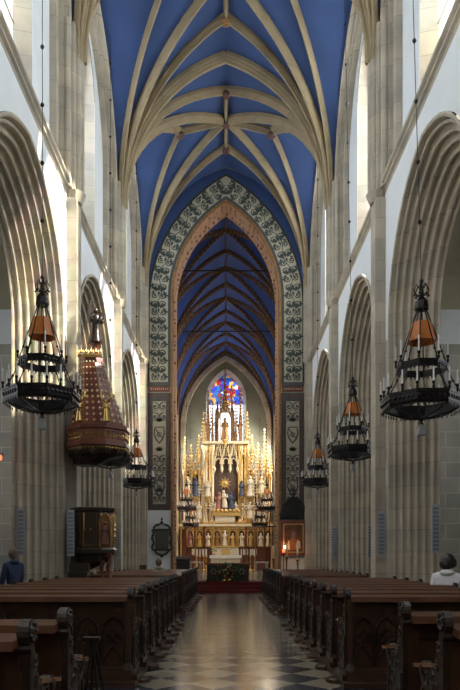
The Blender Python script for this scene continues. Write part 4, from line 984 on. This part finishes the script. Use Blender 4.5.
# ------------------------------------------------------------------ people
def skinned(name, verts, edges, radii, mt, parent, root=0, sub=2):
    me = bpy.data.meshes.new(name); me.from_pydata(verts, edges, []); me.materials.append(mt)
    o = bpy.data.objects.new(name, me); C.objects.link(o); o.parent = parent
    me.attributes  # skin layer via modifier
    bpy.context.view_layer.objects.active = o
    md = o.modifiers.new('skin', 'SKIN'); md.use_smooth_shade = True
    if not me.skin_vertices:
        me.attributes.new
        bpy.context.view_layer.update()
    sv = me.skin_vertices[0].data
    for i, r in enumerate(radii): sv[i].radius = r if isinstance(r, tuple) else (r, r)
    sv[root].use_root = True
    o.modifiers.new('sub', 'SUBSURF').levels = sub; o.modifiers['sub'].render_levels = sub
    return o
def person(x, y, z, rz, label, cloth, hair, seated=True, head=(0,.04,0), pants=bluecloth, longhair=False):
    t = empty('person', (x, y, z), label, 'person', None, rz)
    hp = .50 if seated else .86; sh = hp+.50; nk = sh+.08; hd = Vector((head[0], head[1], nk+.14))
    V = [(0,0,hp),(0,0,hp+.22),(0,0,sh-.08),(0,.01,nk)]; E = [(0,1),(1,2),(2,3)]; Rr = [(.14,.10),(.12,.085),(.115,.075),(.05,.05)]
    def chain(root, pts, rs):
        p = root
        for q, r in zip(pts, rs): V.append(q); Rr.append(r); E.append((p, len(V)-1)); p = len(V)-1
        return p
    arms = []
    for s in (-1, 1):
        a = [(s*.19,0,sh-.03),(s*.23,.04,sh-.3),(s*.14,.26,sh-.42) if seated else (s*.24,.12,sh-.52)]
        arms.append(a); h = chain(2, a, [.05,.04,.03])
        hand = Vector(a[-1]); d = Vector((-s*.03,.08,-.01)) if seated else Vector((0,.02,-.08)); w = chain(h, [hand+d], [.03])
        for f, l in enumerate((.055,.07,.075,.065)): chain(w, [hand+d+Vector((s*(.02-.015*f),0,0))+d.normalized()*l*.5, hand+d+Vector((s*(.02-.017*f),0,-.01))+d.normalized()*l], [.009,.008])
        chain(h, [hand+Vector((-s*.03,.03,.0)), hand+Vector((-s*.045,.055,-.01))], [.011,.009])
        if seated: chain(0, [(s*.1,.05,hp-.02),(s*.12,.46,hp-.02),(s*.12,.42,.08),(s*.12,.54,.04)], [.09,.06,.045,.035])
        else: chain(0, [(s*.1,0,hp-.05),(s*.11,.08*s,.46),(s*.1,.10*s,.08),(s*.1,.1*s+.13,.04)], [.09,.06,.045,.035])
    skinned('body', V, E, Rr, skin, t, 0, 1)
    m = MB(); c = hd
    m.ball(c, .085, 14, sx=.86, sy=1.0, sz=1.32); m.ball((c.x, c.y+.088, c.z-.01), .016, 6, sz=1.6)
    for s in (-1, 1): m.ball((c.x+s*.076, c.y, c.z), .02, 6, sx=.5, sz=1.5); m.ball((c.x+s*.03, c.y+.077, c.z+.015), .011, 6)
    m.ball((c.x, c.y+.08, c.z-.055), .018, 6, sz=.4); m.build('head', skin, t, True)
    m = MB(); m.ball((c.x, c.y-.03, c.z+.015), .108, 14, sx=.95, sy=.98, sz=1.22)
    if longhair:
        m.ball((c.x-.03, c.y-.10, c.z-.04), .075, 10, sz=1.4); m.ball((c.x-.09, c.y-.05, c.z-.02), .06, 8, sz=1.4); m.ball((c.x+.07, c.y-.04, c.z-.01), .06, 8, sz=1.4)
    m.build('hair', hair, t, True)
    m = MB(); m.ball((0, -.035, nk-.03), .105, 12, sx=1.15, sy=.95, sz=.55); m.build('collar', cloth, t, True)
    skinned('shirt', [(0,0,hp-.04),(0,0,hp+.2),(0,0,sh-.09),(0,.0,nk-.01),arms[0][0],arms[0][1],tuple(Vector(arms[0][1]).lerp(Vector(arms[0][2]),.85)),arms[1][0],arms[1][1],tuple(Vector(arms[1][1]).lerp(Vector(arms[1][2]),.85))],
            [(0,1),(1,2),(2,3),(2,4),(4,5),(5,6),(2,7),(7,8),(8,9)], [(.175,.135),(.165,.125),(.18,.13),(.09,.085),.09,.068,.05,.085,.068,.05], cloth, t, 0, 2)
    L = [(0,0,hp)]; Ed = []; Lr = [(.16,.13)]
    for s in (-1, 1):
        b = len(L)
        L += [(s*.1,.05,hp-.02),(s*.12,.46,hp-.02),(s*.12,.42,.13)] if seated else [(s*.1,0,hp-.07),(s*.11,.08*s,.46),(s*.1,.10*s,.12)]
        Ed += [(0,b),(b,b+1),(b+1,b+2)]; Lr += [.105,.078,.06]
    skinned('trousers', L, Ed, Lr, pants, t, 0, 1)
    return t
person(3.63, 10.50, .21, -.45, 'woman with dark tied hair in a white top sitting in the right pews', shirt, hairm, True, (.02,.07,0), bluecloth, True)
person(-2.2, 20.9, .12, .1, 'person in a beige jacket seen from behind in the far left pews', beigecloth, greyhair, True)
person(-4.75, 14.3, 0, .9, 'person in dark navy clothing walking by the left arch', bluecloth, greyhair, False)

fs = empty('folding_stand', (-1.16, 5.4, 0), 'black folding A-frame stand beside the near left pews', 'stand')
for k, (dy, dx) in enumerate(((-.03, -.04), (-.03, .11))):
    MB().tube([(dx*1.2, dy-.05, 0), (.03, 0, .82)], .013, 6).build('leg', iron, fs); MB().tube([(dx*1.2, .3, 0), (.03, .05, .82)], .013, 6).build('leg', iron, fs)
MB().box(-.05, .09, -.03, .08, .80, .83).build('top_bar', iron, fs)
